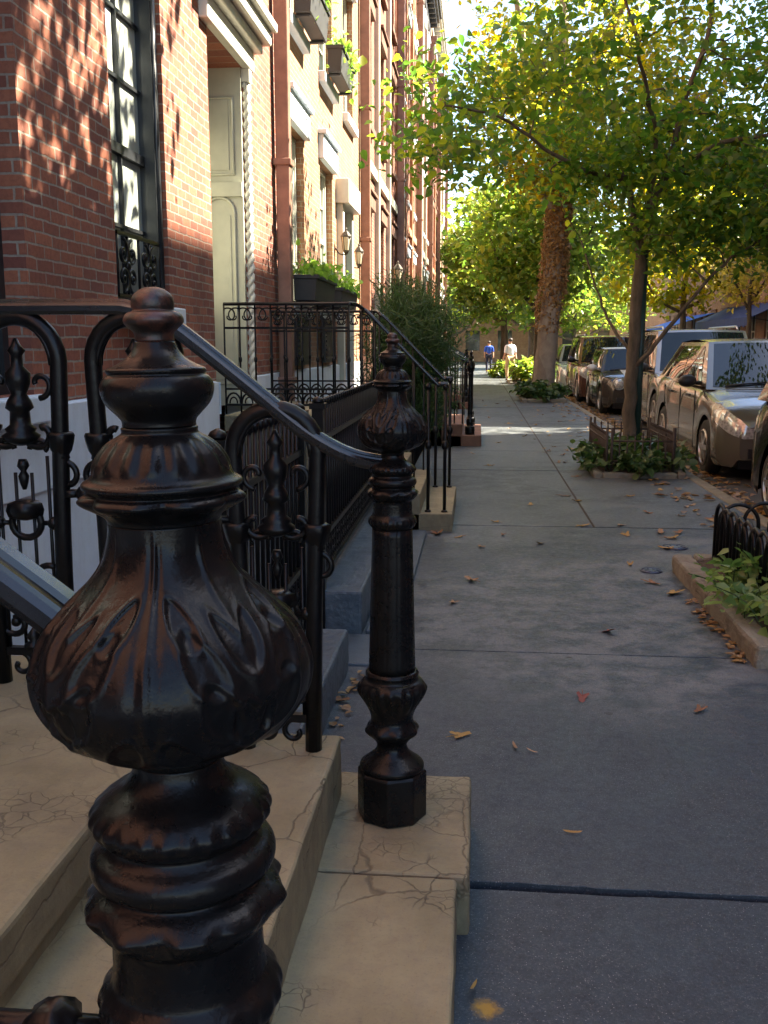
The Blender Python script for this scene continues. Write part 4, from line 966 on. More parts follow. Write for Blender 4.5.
# ------------------------------------------------------------------ trees
bx_, by_ = 1.92, 12.62
tree('street_tree', 'slim street tree with forked trunk and spreading green crown', (bx_,by_,0),
     [([(bx_,by_,0),(bx_+.01,by_,.9),(bx_+.03,by_,1.8),(bx_+.05,by_+.02,2.65)], .088, .068),
      ([(bx_+.05,by_+.02,2.6),(bx_-.03,by_-.02,2.95),(bx_-.08,by_-.05,3.3),(bx_-.25,by_-.2,3.52),(bx_-.65,by_-.5,3.55),(bx_-1.2,by_-.9,3.75),(bx_-1.7,by_-1.3,4.0),(bx_-2.3,by_-1.7,4.05)], .05, .012),
      ([(bx_+.05,by_+.02,2.6),(bx_+.14,by_+.05,3.1),(bx_+.35,by_+.05,3.7),(bx_+.5,by_+.1,4.4),(bx_+.75,by_,5.3),(bx_+.8,by_,6.6)], .068, .02),
      ([(bx_+.30,by_+.05,3.55),(bx_+.9,by_-.2,3.9),(bx_+1.6,by_-.4,4.0),(bx_+2.2,by_-.5,4.5)], .04, .012),
      ([(bx_+.02,by_,1.25),(bx_+.25,by_-.2,1.55),(bx_+.62,by_-.4,2.1),(bx_+1.0,by_-.6,2.55),(bx_+1.5,by_-.7,2.85)], .034, .012),
      ([(bx_+.01,by_,1.45),(bx_-.2,by_+.25,1.75),(bx_-.36,by_+.5,2.15),(bx_-.6,by_+.7,2.9)], .028, .010),
      ([(bx_+.12,by_+.05,3.0),(bx_+.1,by_-.5,3.9),(bx_-.2,by_-1.1,4.6),(bx_-.5,by_-1.4,5.4)], .04, .012)],
     [((bx_+.35,by_,5.6),(2.25,2.3,2.2),72), ((bx_-1.1,by_-.7,4.2),(1.5,1.4,.9),44), ((bx_+1.4,by_-.4,3.8),(1.5,1.6,1.3),70), ((bx_-2.3,by_-1.9,3.75),(.6,.7,.75),11), ((bx_+.3,by_,3.5),(1.3,1.3,.9),36), ((bx_+1.9,by_-.9,2.95),(.9,1.0,.5),26), ((bx_+.6,by_-.5,2.75),(.8,.8,.35),14), ((bx_+2.9,by_+2.4,6.9),(1.7,2.0,1.5),36)],  # last lobe added over the road for leaves in the windscreen reflection
     .1, .108, 60, .24, 'leaf_a')
gp = thing('sign_pole', 'dark green steel sign pole beside the slim tree trunk', 'pole', (2.045,12.72,0))
m = MB(); m.tube([(2.045,12.72,0),(2.045,12.72,2.75)], .045, 12); m.lathe([(.07,0),(.07,.06),(.05,.1)], 12, (2.045,12.72,0.0)); M['pole_green'] = plain('pole_green', (.02, .045, .035), .45, 0, .2, 8); m.build('pole', 'pole_green', gp)
bx_, by_ = 2.0, 28.9
tB = tree('plane_tree', 'thick pale barked tree with brown ivy high on its trunk', (bx_,by_,0),
     [([(bx_-.12,by_,0),(bx_-.02,by_,1.2),(bx_+.1,by_,3),(bx_+.25,by_,6),(bx_+.3,by_,8.5)], .34, .24),
      ([(bx_+.25,by_,6),(bx_-.6,by_-.4,8),(bx_-1.0,by_-.8,10),(bx_-1.4,by_-1,12)], .2, .05),
      ([(bx_+.3,by_,8),(bx_+1.2,by_,9.5),(bx_+2.2,by_-.5,11.5),(bx_+3,by_-.5,13)], .2, .05),
      ([(bx_+.3,by_,8.3),(bx_+.2,by_+.3,11),(bx_+.1,by_,14)], .2, .06),
      ([(bx_+.25,by_,5.6),(bx_+1.4,by_-1,6.6),(bx_+2.8,by_-1.6,7.2),(bx_+4,by_-2,8)], .14, .04),
      ([(bx_+.2,by_,5.2),(bx_-.8,by_-1,6.2),(bx_-1.5,by_-1.8,6.8),(bx_-2.0,by_-2.2,7.2)], .12, .04)],
     [((bx_+.9,by_,11),(3.7,4.0,4.4),95), ((bx_-.9,by_-1.5,7.4),(1.9,2.0,1.5),36), ((bx_+2.6,by_-1.4,7.2),(2.6,2.4,1.8),46), ((bx_+.2,by_-1.2,6.2),(1.8,1.6,1.2),24)],
     .4, .175, 78, .42, 'leaf_b', 'plane_bark', twig=.025)
P = []; D = []
for i in range(4600):
    z = 1.9+4.6*random.random()**.8; a = random.uniform(0,2*PI); cx = bx_-.12+.14*(z/3) if z < 3 else bx_+.1+.05*(z-3); rr = .34-.10*(z/8.5)+random.uniform(.0,.10)*min(1, (z-1.7))
    if z < 2.6 and random.random() < .5: continue
    P.append((cx+rr*math.cos(a), by_+rr*math.sin(a), z)); D.append((math.cos(a), math.sin(a), .3))
leaf_cloud('ivy', P, .10, 'dead_leaf', tB, .5, .9, dirs=np.array(D))
def simple_tree(lab, x, y, h, r, zb, n, per, ls, sig, lm, tr=.16, group='trees lining the far street', name='street_tree'):
    zc = (zb+h)/2
    return tree(name, lab, (x,y,0), [([(x,y,0),(x+.05,y,zb*.6),(x,y,zb+.6),(x+.1,y,zc)], tr, tr*.6), ([(x,y,zb),(x-r*.4,y-.3,zb+1.2),(x-r*.7,y-.5,zc+.4)], tr*.5, .03), ([(x,y,zb+.2),(x+r*.4,y-.2,zb+1.5),(x+r*.7,y-.4,zc+.6)], tr*.5, .03), ([(x+.1,y,zc),(x,y+.3,h*.8),(x,y,h*.92)], tr*.55, .03)],
                [((x,y,zc),(r,r,(h-zb)/2),n)], tr, ls, per, sig, lm, group=group, twig=.02)
simple_tree('sunlit green tree above the two walkers', 1.3, 50.5, 9.5, 3.6, 2.6, 130, 70, .30, .5, 'leaf_c', .22)
simple_tree('bright tree just behind the big ivy clad trunk', 2.3, 39.0, 8.5, 3.0, 2.9, 110, 70, .26, .45, 'leaf_c', .17)
simple_tree('farthest green tree filling the end of the street', 3.5, 66, 11, 4.6, 2.5, 120, 70, .36, .6, 'leaf_c', .25)
simple_tree('far green tree closing the vista left of the trunk', -3, 92, 12, 6, 2.0, 110, 70, .45, .8, 'leaf_c', .3)
simple_tree('far green tree closing the vista over the cars', 9, 94, 13, 7, 2.0, 120, 70, .45, .8, 'leaf_c', .3)
simple_tree('green tree across the street above the parked cars', 10.9, 33, 10.5, 3.9, 3.0, 130, 60, .25, .5, 'leaf_a', .18)
simple_tree('yellowing tree across the street beside the navy awning', 10.9, 41.5, 6.2, 1.8, 2.9, 26, 45, .2, .4, 'leaf_y', .12)
simple_tree('tree across the street added for leaf reflections in the windscreen', 10.9, 19.0, 12.5, 4.4, 4.2, 110, 55, .25, .5, 'leaf_a', .2)  # mostly out of view, added to give the windscreen leaves to mirror
simple_tree('tall tree across the street near the crossing', 10.8, 54, 12, 4.4, 3.2, 130, 60, .34, .6, 'leaf_b', .2)
simple_tree('street tree at the right edge in the hooped pit casting dappled shade', 2.0, 5.62, 10.2, 2.5, 5.0, 130, 46, .15, .32, 'leaf_b', .12, None)

# ------------------------------------------------------------------ cars
def paint(name, c, metal=.3, rough=.25):
    k = NT(name); f = k.noise(3, 3); k.base(k.mix(f, tuple(x*.9 for x in c), c)); k.b.inputs['Metallic'].default_value = metal
    k.rough(rough); k.b.inputs['Coat Weight'].default_value = .8; k.b.inputs['Coat Roughness'].default_value = .04; return k.m
M['tyre'] = plain('tyre_rubber', (.014, .014, .014), .85, 0, .3, 20, .3, 60)
M['rim'] = plain('alloy_rim', (.5, .48, .45), .3, .9, .1, 10)
M['trim'] = plain('black_trim', (.012, .012, .013), .5, 0, .2, 10)
k = NT('car_glass'); k.base((.012, .018, .02)); k.rough(.02); k.b.inputs['Specular IOR Level'].default_value = .6; M['car_glass'] = k.m
k = NT('headlamp_glass'); f = k.vor(28, 'F1'); k.base(k.mix(f, (.25, .25, .25), (.75, .76, .74))); k.rough(.08); k.b.inputs['Metallic'].default_value = .3; k.b.inputs['Coat Weight'].default_value = 1; M['headlamp'] = k.m
M['plate'] = plain('number_plate', (.6, .6, .55), .4, 0, .1, 30)
def interp(tab, s):
    for (a, b) in zip(tab, tab[1:]):
        if s <= b[0]:
            t = (s-a[0])/max(1e-6, b[0]-a[0]); t = t*t*(3-2*t)*.5+t*.5; return a[1]+(b[1]-a[1])*t
    return tab[-1][1]
def make_car(name, label, xl, yf, L, W, Ht, pm, top, gh, cat='car', roof=None, round_lamps=False, stripes=False, rack=False, axles=(.19,.79), wr=.36):
    root = thing(name, label, cat, (xl+W/2, yf, -.13), 'cars parked along the kerb')
    clear = .19; sf, sr = axles[0]*L, axles[1]*L; AR = wr*1.17
    S = sorted(set([0,.008,.02,.04,.06,.09,.12,.97,.985,.995,1.0]+[i/30 for i in range(1,30)]+[(c+AR*math.cos(i*PI/12))/L for c in (sf,sr) for i in range(13)]))
    def w_at(s): e = min(s, 1-s); return W/2*(1-.24*max(0, 1-e/.10)**2.4)
    vs = []; npt = 11
    for s in S:
        y = s*L; w = w_at(s); zt = interp(top, s)*Ht; zb = clear + (.10 if s < .01 else 0)
        arch = False
        for c in (sf, sr):
            d = abs(y-c)
            if d <= AR+1e-6: zb = max(zb, wr+math.sqrt(max(0, AR*AR-d*d))); arch = True
        h = zt-zb
        sec = [(w*(.985 if arch else .95), zb), (w*.995, zb+h*.12), (w*1.0, zb+h*.40), (w*.995, zb+h*.62), (w*.975, zb+h*.80), (w*.935, zb+h*.91), (w*.87, zt-.03*Ht*.5), (w*.78, zt), (w*.5, zt+.012*Ht), (w*.25, zt+.018*Ht), (0, zt+.02*Ht)]
        vs += [(q[0], y, q[1]) for q in sec]+[(-q[0], y, q[1]) for q in sec[-2::-1]]
    n = npt*2-1; b = MB()
    b.add(vs, [(i*n+j, i*n+j+1, (i+1)*n+j+1, (i+1)*n+j) for i in range(len(S)-1) for j in range(n-1)], True)
    b.add(vs[:n], [tuple(range(n))]); b.add(vs[-n:], [tuple(range(n))])
    body = b.build('body', pm, root, local=True)
    # greenhouse
    ya, yb, yc, yd, wb, wt, zb, zt = gh[0]*L, gh[1]*L, gh[2]*L, gh[3]*L, gh[4]*W/2, gh[5]*W/2, gh[6]*Ht, gh[7]*Ht
    bf, brr = .17, .08
    def front(u, v): return Vector((u*(wb+(wt-wb)*v), ya+(yc-ya)*v-bf*(1-u*u), zb-.03*(1-v)+(zt-zb)*v+.02*(1-u*u)*v))
    def rear(u, v): return Vector((u*(wb+(wt-wb)*v), yb+(yd-yb)*v+brr*(1-u*u), zb+(zt-zb)*v+.02*(1-u*u)*v))
    def side(sg): return lambda u, v: Vector((sg*(wb+(wt-wb)*v+.035*math.sin(PI*v)*(1-(2*u-1)**4)), (ya+(yb-ya)*u)*(1-v)+(yc+(yd-yc)*u)*v, zb+(zt-zb)*v))
    def roofp(u, v): return Vector((u*wt, (yc-bf*(1-u*u))*(1-v)+(yd+brr*(1-u*u))*v, zt+.02*(1-u*u)+.035*math.sin(PI*v)))
    def patch(m, fn, u0, u1, v0, v1, nu, nv, off=0, flip=1):
        pts = []
        for i in range(nu+1):
            for j in range(nv+1):
                u = u0+(u1-u0)*i/nu; v = v0+(v1-v0)*j/nv; p = fn(u, v)
                if off:
                    nn = (fn(u+.01,v)-p).cross(fn(u,v+.01)-p).normalized(); cen = Vector((0,(ya+yb)/2,(zb+zt)/2-.4))
                    if nn.dot(p-cen) < 0: nn = -nn
                    p = p+nn*off
                pts.append(p)
        m.add(pts, [(i*(nv+1)+j,(i+1)*(nv+1)+j,(i+1)*(nv+1)+j+1,i*(nv+1)+j+1) for i in range(nu) for j in range(nv)], True)
    g = MB(); patch(g, front,-1,1,0,1,10,5); patch(g, rear,-1,1,0,1,10,5); patch(g, side(1),0,1,0,1,14,6); patch(g, side(-1),0,1,0,1,14,6); g.build('cabin', pm, root, local=True)
    r = MB(); patch(r, roofp,-1,1,0,1,10,12); ro = r.build('roof', roof or pm, root, local=True)
    if rack:
        for s in (-1,1): m = MB(); m.tube([(s*wt*.86,yc+.1,zt+.03),(s*wt*.86,yc+.25,zt+.09),(s*wt*.86,yd-.25,zt+.09),(s*wt*.86,yd-.1,zt+.03)], .02, 6); m.build('roof_rail', 'rim', ro, local=True)
    m = MB(); patch(m, front,-.91,.91,.05,.95,10,5,.006); m.build('windscreen', 'car_glass', root, local=True)
    for u0, u1 in ((-.75,-.12),(-.08,.55)):
        a_, b_ = front(u0,.06), front(u1,.13); m = MB(); m.tube([a_+Vector((0,-.022,.012)), a_.lerp(b_,.5)+Vector((0,-.026,.02)), b_+Vector((0,-.022,.014))], .011, 5); m.build('wiper', 'trim', root, local=True)
    m = MB(); patch(m, rear,-.86,.86,.18,.9,8,4,.006); m.build('rear_window', 'car_glass', root, local=True)
    for sg in (1,-1):
        for (u0, u1) in ((.075,.415),(.445,.745),(.775,.93)):
            m = MB(); patch(m, side(sg),u0,u1,.10,.90,6,4,.006); m.build('side_window', 'car_glass', root, local=True)
    # underbody, grille, lamps, plate, mirrors, handles
    m = MB(); m.box(-W/2+.27,.15,clear-.03,W/2-.27,L-.3,.42*Ht); m.box(-W/2+.08,sf+AR+.05,clear-.04,W/2-.08,sr-AR-.05,clear+.25); m.build('underbody', 'trim', root, local=True)
    zn = interp(top, .0)*Ht; zt2 = interp(top,.03)*Ht
    m = MB(); m.box(-W*.24,-.022,zn*.66+.12,W*.24,.05,zn-.02); m.box(-W*.33,-.018,clear+.12,W*.33,.05,clear+.24)
    for i in range(4): m.box(-W*.24,-.03,zn*.66+.14+i*.045,W*.24,-.02,zn*.66+.152+i*.045)
    m.build('grille', 'trim', root, local=True)
    m = MB(); m.box(-.17,-.045,clear+.26,.17,-.03,clear+.40); m.build('number_plate', 'plate', root, local=True)
    for sg in (1,-1):
        m = MB()
        if round_lamps: m.ell((sg*W*.30,.03,zt2-.10),(.135,.09,.135),18,12)
        else:
            # almond lamp: front lens that wraps back along the wing
            def bp(s_, fr):
                w = w_at(s_); zt_ = interp(top, s_)*Ht; zb_ = clear+(.10 if s_ < .01 else 0); h = zt_-zb_
                tab = [(.40,1.0),(.62,.995),(.80,.975),(.91,.935),(1.0,.80)]
                return Vector((sg*w*interp(tab, fr), s_*L, zb_+h*fr))
            pts = []; nn = 16
            for i in range(nn+1):
                t = i/nn; half = .155*math.sin(PI*min(1,.10+.9*t))**.6 if t < .999 else .0
                for q in (-1,-.4,.4,1):
                    fr = .785+half*q
                    if t < .45: u = t/.45; p = bp(0, fr); p.x = p.x*(.50+.47*u); p.y = -.016+.004*abs(q)
                    else: u = (t-.45)/.55; p = bp(.003+.105*u, min(fr+.03*u,.96)); p.x += sg*.010; p.z += .006; p.y -= .014*(1-u)
                    pts.append(p)
            m.add(pts, [(i*4+j,i*4+j+1,(i+1)*4+j+1,(i+1)*4+j) for i in range(nn) for j in range(3)], True)
        hl = m.build('headlight', 'headlamp', root, local=True)
        if round_lamps:
            m = MB(); m.tube([(sg*W*.30+.14*math.cos(i*PI/10), -.005, zt2-.10+.14*math.sin(i*PI/10)) for i in range(21)], .014, 6, False); m.build('lamp_ring', 'rim', hl, local=True)
        m = MB(); mx = sg*(W/2+.10); my = ya+.36; mz = zb+.07; m.ell((mx,my,mz),(.125,.07,.085),14,10); m.tube([(sg*(W/2-.08),my+.02,mz-.03),(mx,my+.02,mz-.02)], .03, 6); m.build('wing_mirror', 'trim' if not stripes else 'plate', root, local=True)
        for u in (.32, .58): m = MB(); m.box(sg*(W/2*.99),u*L+.25,.56*Ht,sg*(W/2+.025),u*L+.45,.56*Ht+.03); m.build('door_handle', 'trim', root, local=True)
        m = MB(); zl = interp(top,.5)*Ht
        for y in (sf+AR+.18, (sf+sr)/2+.12, sr-AR*.4):
            zlo = clear+.1 if y < sr-AR else wr+AR*.95
            m.box(sg*(W/2*.985),y,zlo,sg*(W/2*1.003),y+.008,zl-.1)
        m.build('door_seam', 'trim', root, local=True)
        for y in (sf, sr):
            m = MB(); wx = sg*(W/2-.115)
            prof = [(wr*.62,-.09),(wr*.86,-.105),(wr*.97,-.08),(wr,-.03),(wr,.03),(wr*.97,.08),(wr*.86,.105),(wr*.62,.09)]
            mm = MB(); mm.lathe(prof, 36); m.add([(wx+z, y+q*0+p, wr+q) for (p,q,z) in [(v[0],v[1],v[2]) for v in mm.v]], mm.f, True); wh = m.build('wheel', 'tyre', root, local=True)
            rm = MB(); nsp = 6
            mm = MB(); mm.lathe([(wr*.64,0),(wr*.66,.02),(wr*.60,.03),(wr*.58,.0)], 30); mm.lathe([(wr*.16,0),(wr*.15,.035),(.01,.04)], 14)
            for i in range(nsp):
                a = 2*PI*i/nsp; c_, s__ = math.cos(a), math.sin(a)
                mm.add([(wr*.1*c_-.035*s__, wr*.1*s__+.035*c_, .03),(wr*.1*c_+.035*s__, wr*.1*s__-.035*c_, .03),(wr*.62*c_+.028*s__, wr*.62*s__-.028*c_, .02),(wr*.62*c_-.028*s__, wr*.62*s__+.028*c_, .02),
                        (wr*.1*c_-.035*s__, wr*.1*s__+.035*c_, -.01),(wr*.1*c_+.035*s__, wr*.1*s__-.035*c_, -.01),(wr*.62*c_+.028*s__, wr*.62*s__-.028*c_, -.01),(wr*.62*c_-.028*s__, wr*.62*s__+.028*c_, -.01)], [(0,1,2,3),(0,4,5,1),(1,5,6,2),(2,6,7,3),(3,7,4,0)])
            rm.add([(wx+sg*(.085+v[2]), y+v[0], wr+v[1]) for v in mm.v], mm.f, False); rm.build('rim', 'rim', wh, local=True)
    if stripes:
        for sg in (1,-1):
            m = MB(); pts = []
            for i in range(13):
                s_ = .03+.25*i/12; zz = interp(top, s_)*Ht+.021*Ht+.004; wI, wO = W*.10, W*.22
                pts += [(sg*wI, s_*L, zz-.004*Ht*.5), (sg*wO, s_*L, zz-.0055*Ht)]
            m.add(pts, [(i*2,i*2+1,i*2+3,i*2+2) for i in range(12)], True); m.build('bonnet_stripe', 'plate', root, local=True)
    return root
HATCH = [(0,.40),(.012,.46),(.05,.53),(.12,.575),(.27,.64),(.33,.655),(.9,.70),(.97,.66),(1,.5)]
SUV = [(0,.46),(.012,.52),(.04,.56),(.25,.60),(.32,.61),(.95,.63),(.98,.6),(1,.5)]
MINI = [(0,.42),(.012,.50),(.04,.56),(.10,.60),(.28,.655),(.33,.66),(.93,.69),(.97,.66),(1,.5)]
M['paint_grey'] = paint('paint_dark_grey', (.23, .215, .18), .55)
M['paint_silver'] = paint('paint_silver', (.42, .41, .38), .6)
M['paint_bronze'] = paint('paint_mini', (.06, .05, .04), .4)
M['paint_maroon'] = paint('paint_maroon', (.15, .07, .05), .4)
M['paint_pale'] = paint('paint_pale_teal', (.42, .48, .46), .3)
M['paint_black'] = paint('paint_black', (.012, .012, .014), .2)
M['paint_cream'] = paint('paint_cream', (.5, .42, .38), .2)
make_car('parked_car', 'black car at the right edge with only its rear wheel showing', 2.80, 5.6, 5.0, 2.0, 1.85, 'paint_black', SUV, (.24,.96,.40,.86,.93,.74,.61,.99))
make_car('parked_car', 'grey hatchback with large headlight and blue sky reflected in its windscreen', 2.97, 12.25, 4.9, 2.0, 1.75, 'paint_grey', HATCH, (.245,.965,.43,.80,.93,.72,.645,.985))
make_car('parked_car', 'tall silver sport utility vehicle with pale roof behind the grey hatchback', 3.30, 17.9, 5.0, 2.05, 1.98, 'paint_silver', SUV, (.25,.97,.37,.92,.94,.80,.60,.985), roof='paint_pale', rack=True, wr=.40)
make_car('parked_car', 'small round lamped car with white bonnet stripes beside the slim trunk', 3.02, 24.05, 4.1, 1.9, 1.6, 'paint_bronze', MINI, (.29,.96,.40,.86,.92,.78,.655,.985), roof='plate', round_lamps=True, stripes=True, axles=(.17,.80), wr=.34)
make_car('parked_car', 'reddish brown sport utility vehicle with cream roof behind the striped car', 2.97, 29.0, 5.0, 2.05, 1.95, 'paint_maroon', SUV, (.25,.97,.37,.92,.94,.80,.60,.985), roof='paint_cream', rack=True, wr=.40)
make_car('parked_car', 'pale greenish saloon partly hidden by the big tree trunk', 2.9, 35.2, 4.9, 2.0, 1.7, 'paint_pale', HATCH, (.245,.965,.43,.80,.93,.72,.645,.985))

# ------------------------------------------------------------------ people
M['skin'] = plain('skin', (.45, .25, .17), .5, 0, .1, 10)
M['hair'] = plain('hair', (.03, .02, .015), .6, 0, .3, 30)
M['denim'] = plain('navy_trousers', (.012, .018, .05), .8, 0, .2, 30)
M['shirt_blue'] = plain('blue_shirt', (.02, .09, .55), .8, 0, .15, 20)
M['shirt_white'] = plain('white_shirt', (.72, .76, .82), .8, 0, .1, 20)
M['khaki'] = plain('khaki_trousers', (.48, .36, .2), .8, 0, .15, 20)
def skin_mesh(name, V, E, rad, mat, parent, lev=2):
    me = bpy.data.meshes.new(name); me.from_pydata(V, E, []); o = bpy.data.objects.new(name, me); COL.objects.link(o); me.materials.append(M[mat]); setpar(o, parent, True)
    sk = o.modifiers.new('skin', 'SKIN'); sk.use_smooth_shade = True
    me.skin_vertices or None
    for i, r in enumerate(rad): me.skin_vertices[0].data[i].radius = r if isinstance(r, tuple) else (r, r)
    me.skin_vertices[0].data[0].use_root = True
    s = o.modifiers.new('sub', 'SUBSURF'); s.levels = lev; s.render_levels = lev; return o
def ensure_skin(o): pass
def person(label, loc, rz, shirt, trousers, h=1.66, armbend=.12):
    p = thing('person', label, 'person', loc, None, rz); k = h/1.75
    V = [(0,0,.98),(0,.01,1.15),(0,.01,1.32),(0,.0,1.44),(0,-.01,1.52),(0,-.015,1.60),(0,-.02,1.70),
         (.10,0,.94),(.11,-.10,.52),(.11,.02,.10),(.11,-.10,.03), (-.10,0,.94),(-.11,.12,.53),(-.11,.22,.12),(-.11,.12,.04),
         (.19,0,1.41),(.235,.04,1.13),(.22,-armbend,.90),(.215,-armbend-.04,.80), (-.19,0,1.41),(-.24,-.02,1.13),(-.25,.08,.90),(-.25,.09,.80)]
    V = [(a*k,b*k,c*k) for a,b,c in V]
    Ed = [(0,1),(1,2),(2,3),(3,4),(4,5),(5,6),(0,7),(7,8),(8,9),(9,10),(0,11),(11,12),(12,13),(13,14),(3,15),(15,16),(16,17),(17,18),(3,19),(19,20),(20,21),(21,22)]
    rd = [(.15,.11),(.14,.105),(.165,.115),(.10,.08),.055,(.085,.10),(.075,.085),.095,.065,.045,.04,.095,.065,.045,.04,.06,.045,.036,.038,.06,.045,.036,.038]
    def go(name, idx, mat, grow):
        mp = {q:i for i,q in enumerate(idx)}; es = [(mp[a],mp[b]) for a,b in Ed if a in mp and b in mp]
        me = bpy.data.meshes.new(name); me.from_pydata([V[q] for q in idx], es, []); o = bpy.data.objects.new(name, me); COL.objects.link(o); me.materials.append(M[mat]); o.parent = p
        bm = bmesh.new(); bm.from_mesh(me); lay = bm.verts.layers.skin.verify(); bm.verts.ensure_lookup_table()
        for i, q in enumerate(idx):
            r = rd[q]; r = r if isinstance(r, tuple) else (r, r); bm.verts[i][lay].radius = (r[0]*k+grow, r[1]*k+grow); bm.verts[i][lay].use_root = (i == 0)
        bm.to_mesh(me); bm.free()
        sk = o.modifiers.new('skin', 'SKIN'); sk.use_smooth_shade = True
        s = o.modifiers.new('sub', 'SUBSURF'); s.levels = 2; s.render_levels = 2; return o
    go('body', list(range(23)), 'skin', 0)
    go('shirt', [0,1,2,3,15,16,19,20], shirt, .018)
    go('trousers', [0,7,8,9,11,12,13], trousers, .016)
    m = MB(); m.ell((0,.012*k,1.685*k),(.092*k,.105*k,.085*k),14,10); m.build('hair', 'hair', p, local=True)
    m = MB()
    for s in (1,-1): m.ell((s*.11*k,(-.06 if s > 0 else .16)*k,.03*k),(.045*k,.12*k,.04*k),10,8)
    m.build('shoe', 'trim', p, local=True)
    return p
person('person in a blue shirt and dark trousers walking away', (.66, 57.5, 0), PI, 'shirt_blue', 'denim', 1.78)
person('person in a white shirt and khaki trousers by the bushes', (1.45, 44.4, 0), R(200), 'shirt_white', 'khaki', 1.85, .2)
person('person in white top farther off on the sunny pavement', (2.0, 62, 0), R(170), 'shirt_white', 'denim', 1.7)

# ------------------------------------------------------------------ valve covers and fallen leaves
M['cover_blue'] = plain('cover_iron', (.05, .06, .10), .35, .5, .4, 40, .4, 90)
for (x, y, r, lab) in ((1.55,7.62,.10,'round utility cover near the hooped tree pit'),(1.23,6.78,.075,'smaller round utility cover before the pit corner')):
    t = thing('valve_cover', lab, 'utility cover', (x,y,0)); m = MB(); m.lathe([(r,-.01),(r,.005),(r*.94,.007),(r*.9,.003),(r*.88,.003)], 28, (x,y,0)); m.build('rim', 'cover_blue', t)
    m = MB(); m.lathe([(r*.86,-.01),(r*.86,.004),(r*.5,.006),(.004,.006)], 28, (x,y,0), lambda a,z,q: q)
    for i in range(6): a = i*PI/3; m.box(x+r*.5*math.cos(a)-.008,y+r*.5*math.sin(a)-.008,.004,x+r*.5*math.cos(a)+.008,y+r*.5*math.sin(a)+.008,.009)
    m.build('lid', 'cover_blue', t)
def plane_leaf(seed, curl, narrow=False):
    r_ = random.Random(seed); m = MB(); vs = [(0,0,0)]; n = 40
    for i in range(n):
        a = 2*PI*i/n
        if narrow: rad = .5/math.sqrt((math.cos(a)/.16)**2*.25+(math.sin(a))**2*.25)*.5
        else:
            lob = max(0, math.cos(2.5*((a-PI/2+PI) % (2*PI)-PI)))  ; rad = .34+.62*lob**1.3*(.75+.25*math.cos(a-PI/2)) ; rad *= (.62 if abs(((a+PI/2+PI) % (2*PI))-PI) < .35 else 1)
            rad *= .85+.3*r_.random()*.5
        x, y = rad*math.cos(a), rad*math.sin(a)
        vs.append((x, y, curl*(x*x*.9+y*y*.35)+.05*r_.uniform(-1,1)*rad))
    inner = [tuple(.5*c for c in v[:2])+(curl*.2*(v[0]**2)-.02,) for v in vs[1:]]
    allv = vs+inner
    fs = [(0, 41+i, 41+(i+1)%n) for i in range(n)]+[(41+i, 1+i, 1+(i+1)%n, 41+(i+1)%n) for i in range(n)]
    zmin = min(v[2] for v in allv); allv = [(v[0],v[1],v[2]-zmin) for v in allv]
    m.add(allv, fs, True)
    if not narrow: m.tube([(0,-.1,-zmin),(.03,-.6,-zmin*.6+.03),(.08,-1.0,.03)], .022, 5)
    return m
LM = {}
for key, seed, curl, nar in (('a',1,.35,0),('b',2,.6,0),('c',3,.15,0),('d',4,.9,0),('n',5,.8,1)):
    for mt in ('fall_yellow','fall_brown','fall_tan','fall_red'):
        LM[key,mt] = (seed,curl,nar)
cache = {}
def leaf_obj(key, mt, x, y, s, z=.004):
    if (key,mt) not in cache:
        o = plane_leaf(*LM[key,mt]).build('fallen_leaf', mt); cache[key,mt] = o.data
    else: o = bpy.data.objects.new('fallen_leaf', cache[key,mt]); COL.objects.link(o)
    o.location = (x,y,z); o.scale = (s,s,s); o.rotation_euler = (random.gauss(0,.1), random.gauss(0,.1), random.uniform(0,2*PI)); return o
G = 'fallen leaves on the sidewalk'
named = [('a','fall_yellow',-.05,3.73,.062,'yellow plane leaf lying just beyond the octagonal base of the farther post'),
 ('n','fall_tan',.17,3.64,.075,'narrow tan leaf of a crossed pair on the dark paving'),('n','fall_tan',.235,3.60,.055,'shorter narrow leaf beside the other of the crossed pair'),
 ('n','fall_yellow',.33,2.97,.065,'single narrow yellow leaf alone above the dark paving joint'),('b','fall_brown',.98,4.11,.055,'curled brown leaf with long stalk right of centre paving'),
 ('c','fall_red',.49,4.22,.065,'flat reddish brown leaf in the middle of the dark paving'),('c','fall_red',.73,5.26,.085,'wide flat reddish leaf at the edge of the pale dust'),
 ('a','fall_yellow',1.27,6.16,.11,'large yellow leaf against the corner of the stone edging'),('d','fall_tan',1.55,8.2,.09,'upright curled tan leaf beyond the utility cover'),
 ('a','fall_yellow',1.25,8.1,.085,'pale yellow leaf left of the utility cover'),('b','fall_brown',-.60,4.08,.085,'brown leaf pile against the first blue grey kerb'),
 ('n','fall_yellow',.015,2.17,.055,'greenish narrow leaf beside the yellow paint spot'),('b','fall_tan',-.12,5.79,.06,'small tan leaf right of the farther post shaft'),
 ('b','fall_brown',-.31,8.0,.12,'brown leaf at the foot of the second stoop'),('a','fall_yellow',2.05,10.16,.085,'bright yellow leaf below the slim tree pit')]
for key, mt, x, y, s, lab in named: tag(leaf_obj(key,mt,x,y,s), lab, 'leaf', G)
plainlab = {'fall_yellow':'small yellowed leaf scattered far along the sidewalk','fall_brown':'small brown curled leaf scattered far along the sidewalk','fall_tan':'small dry tan leaf scattered far along the sidewalk'}
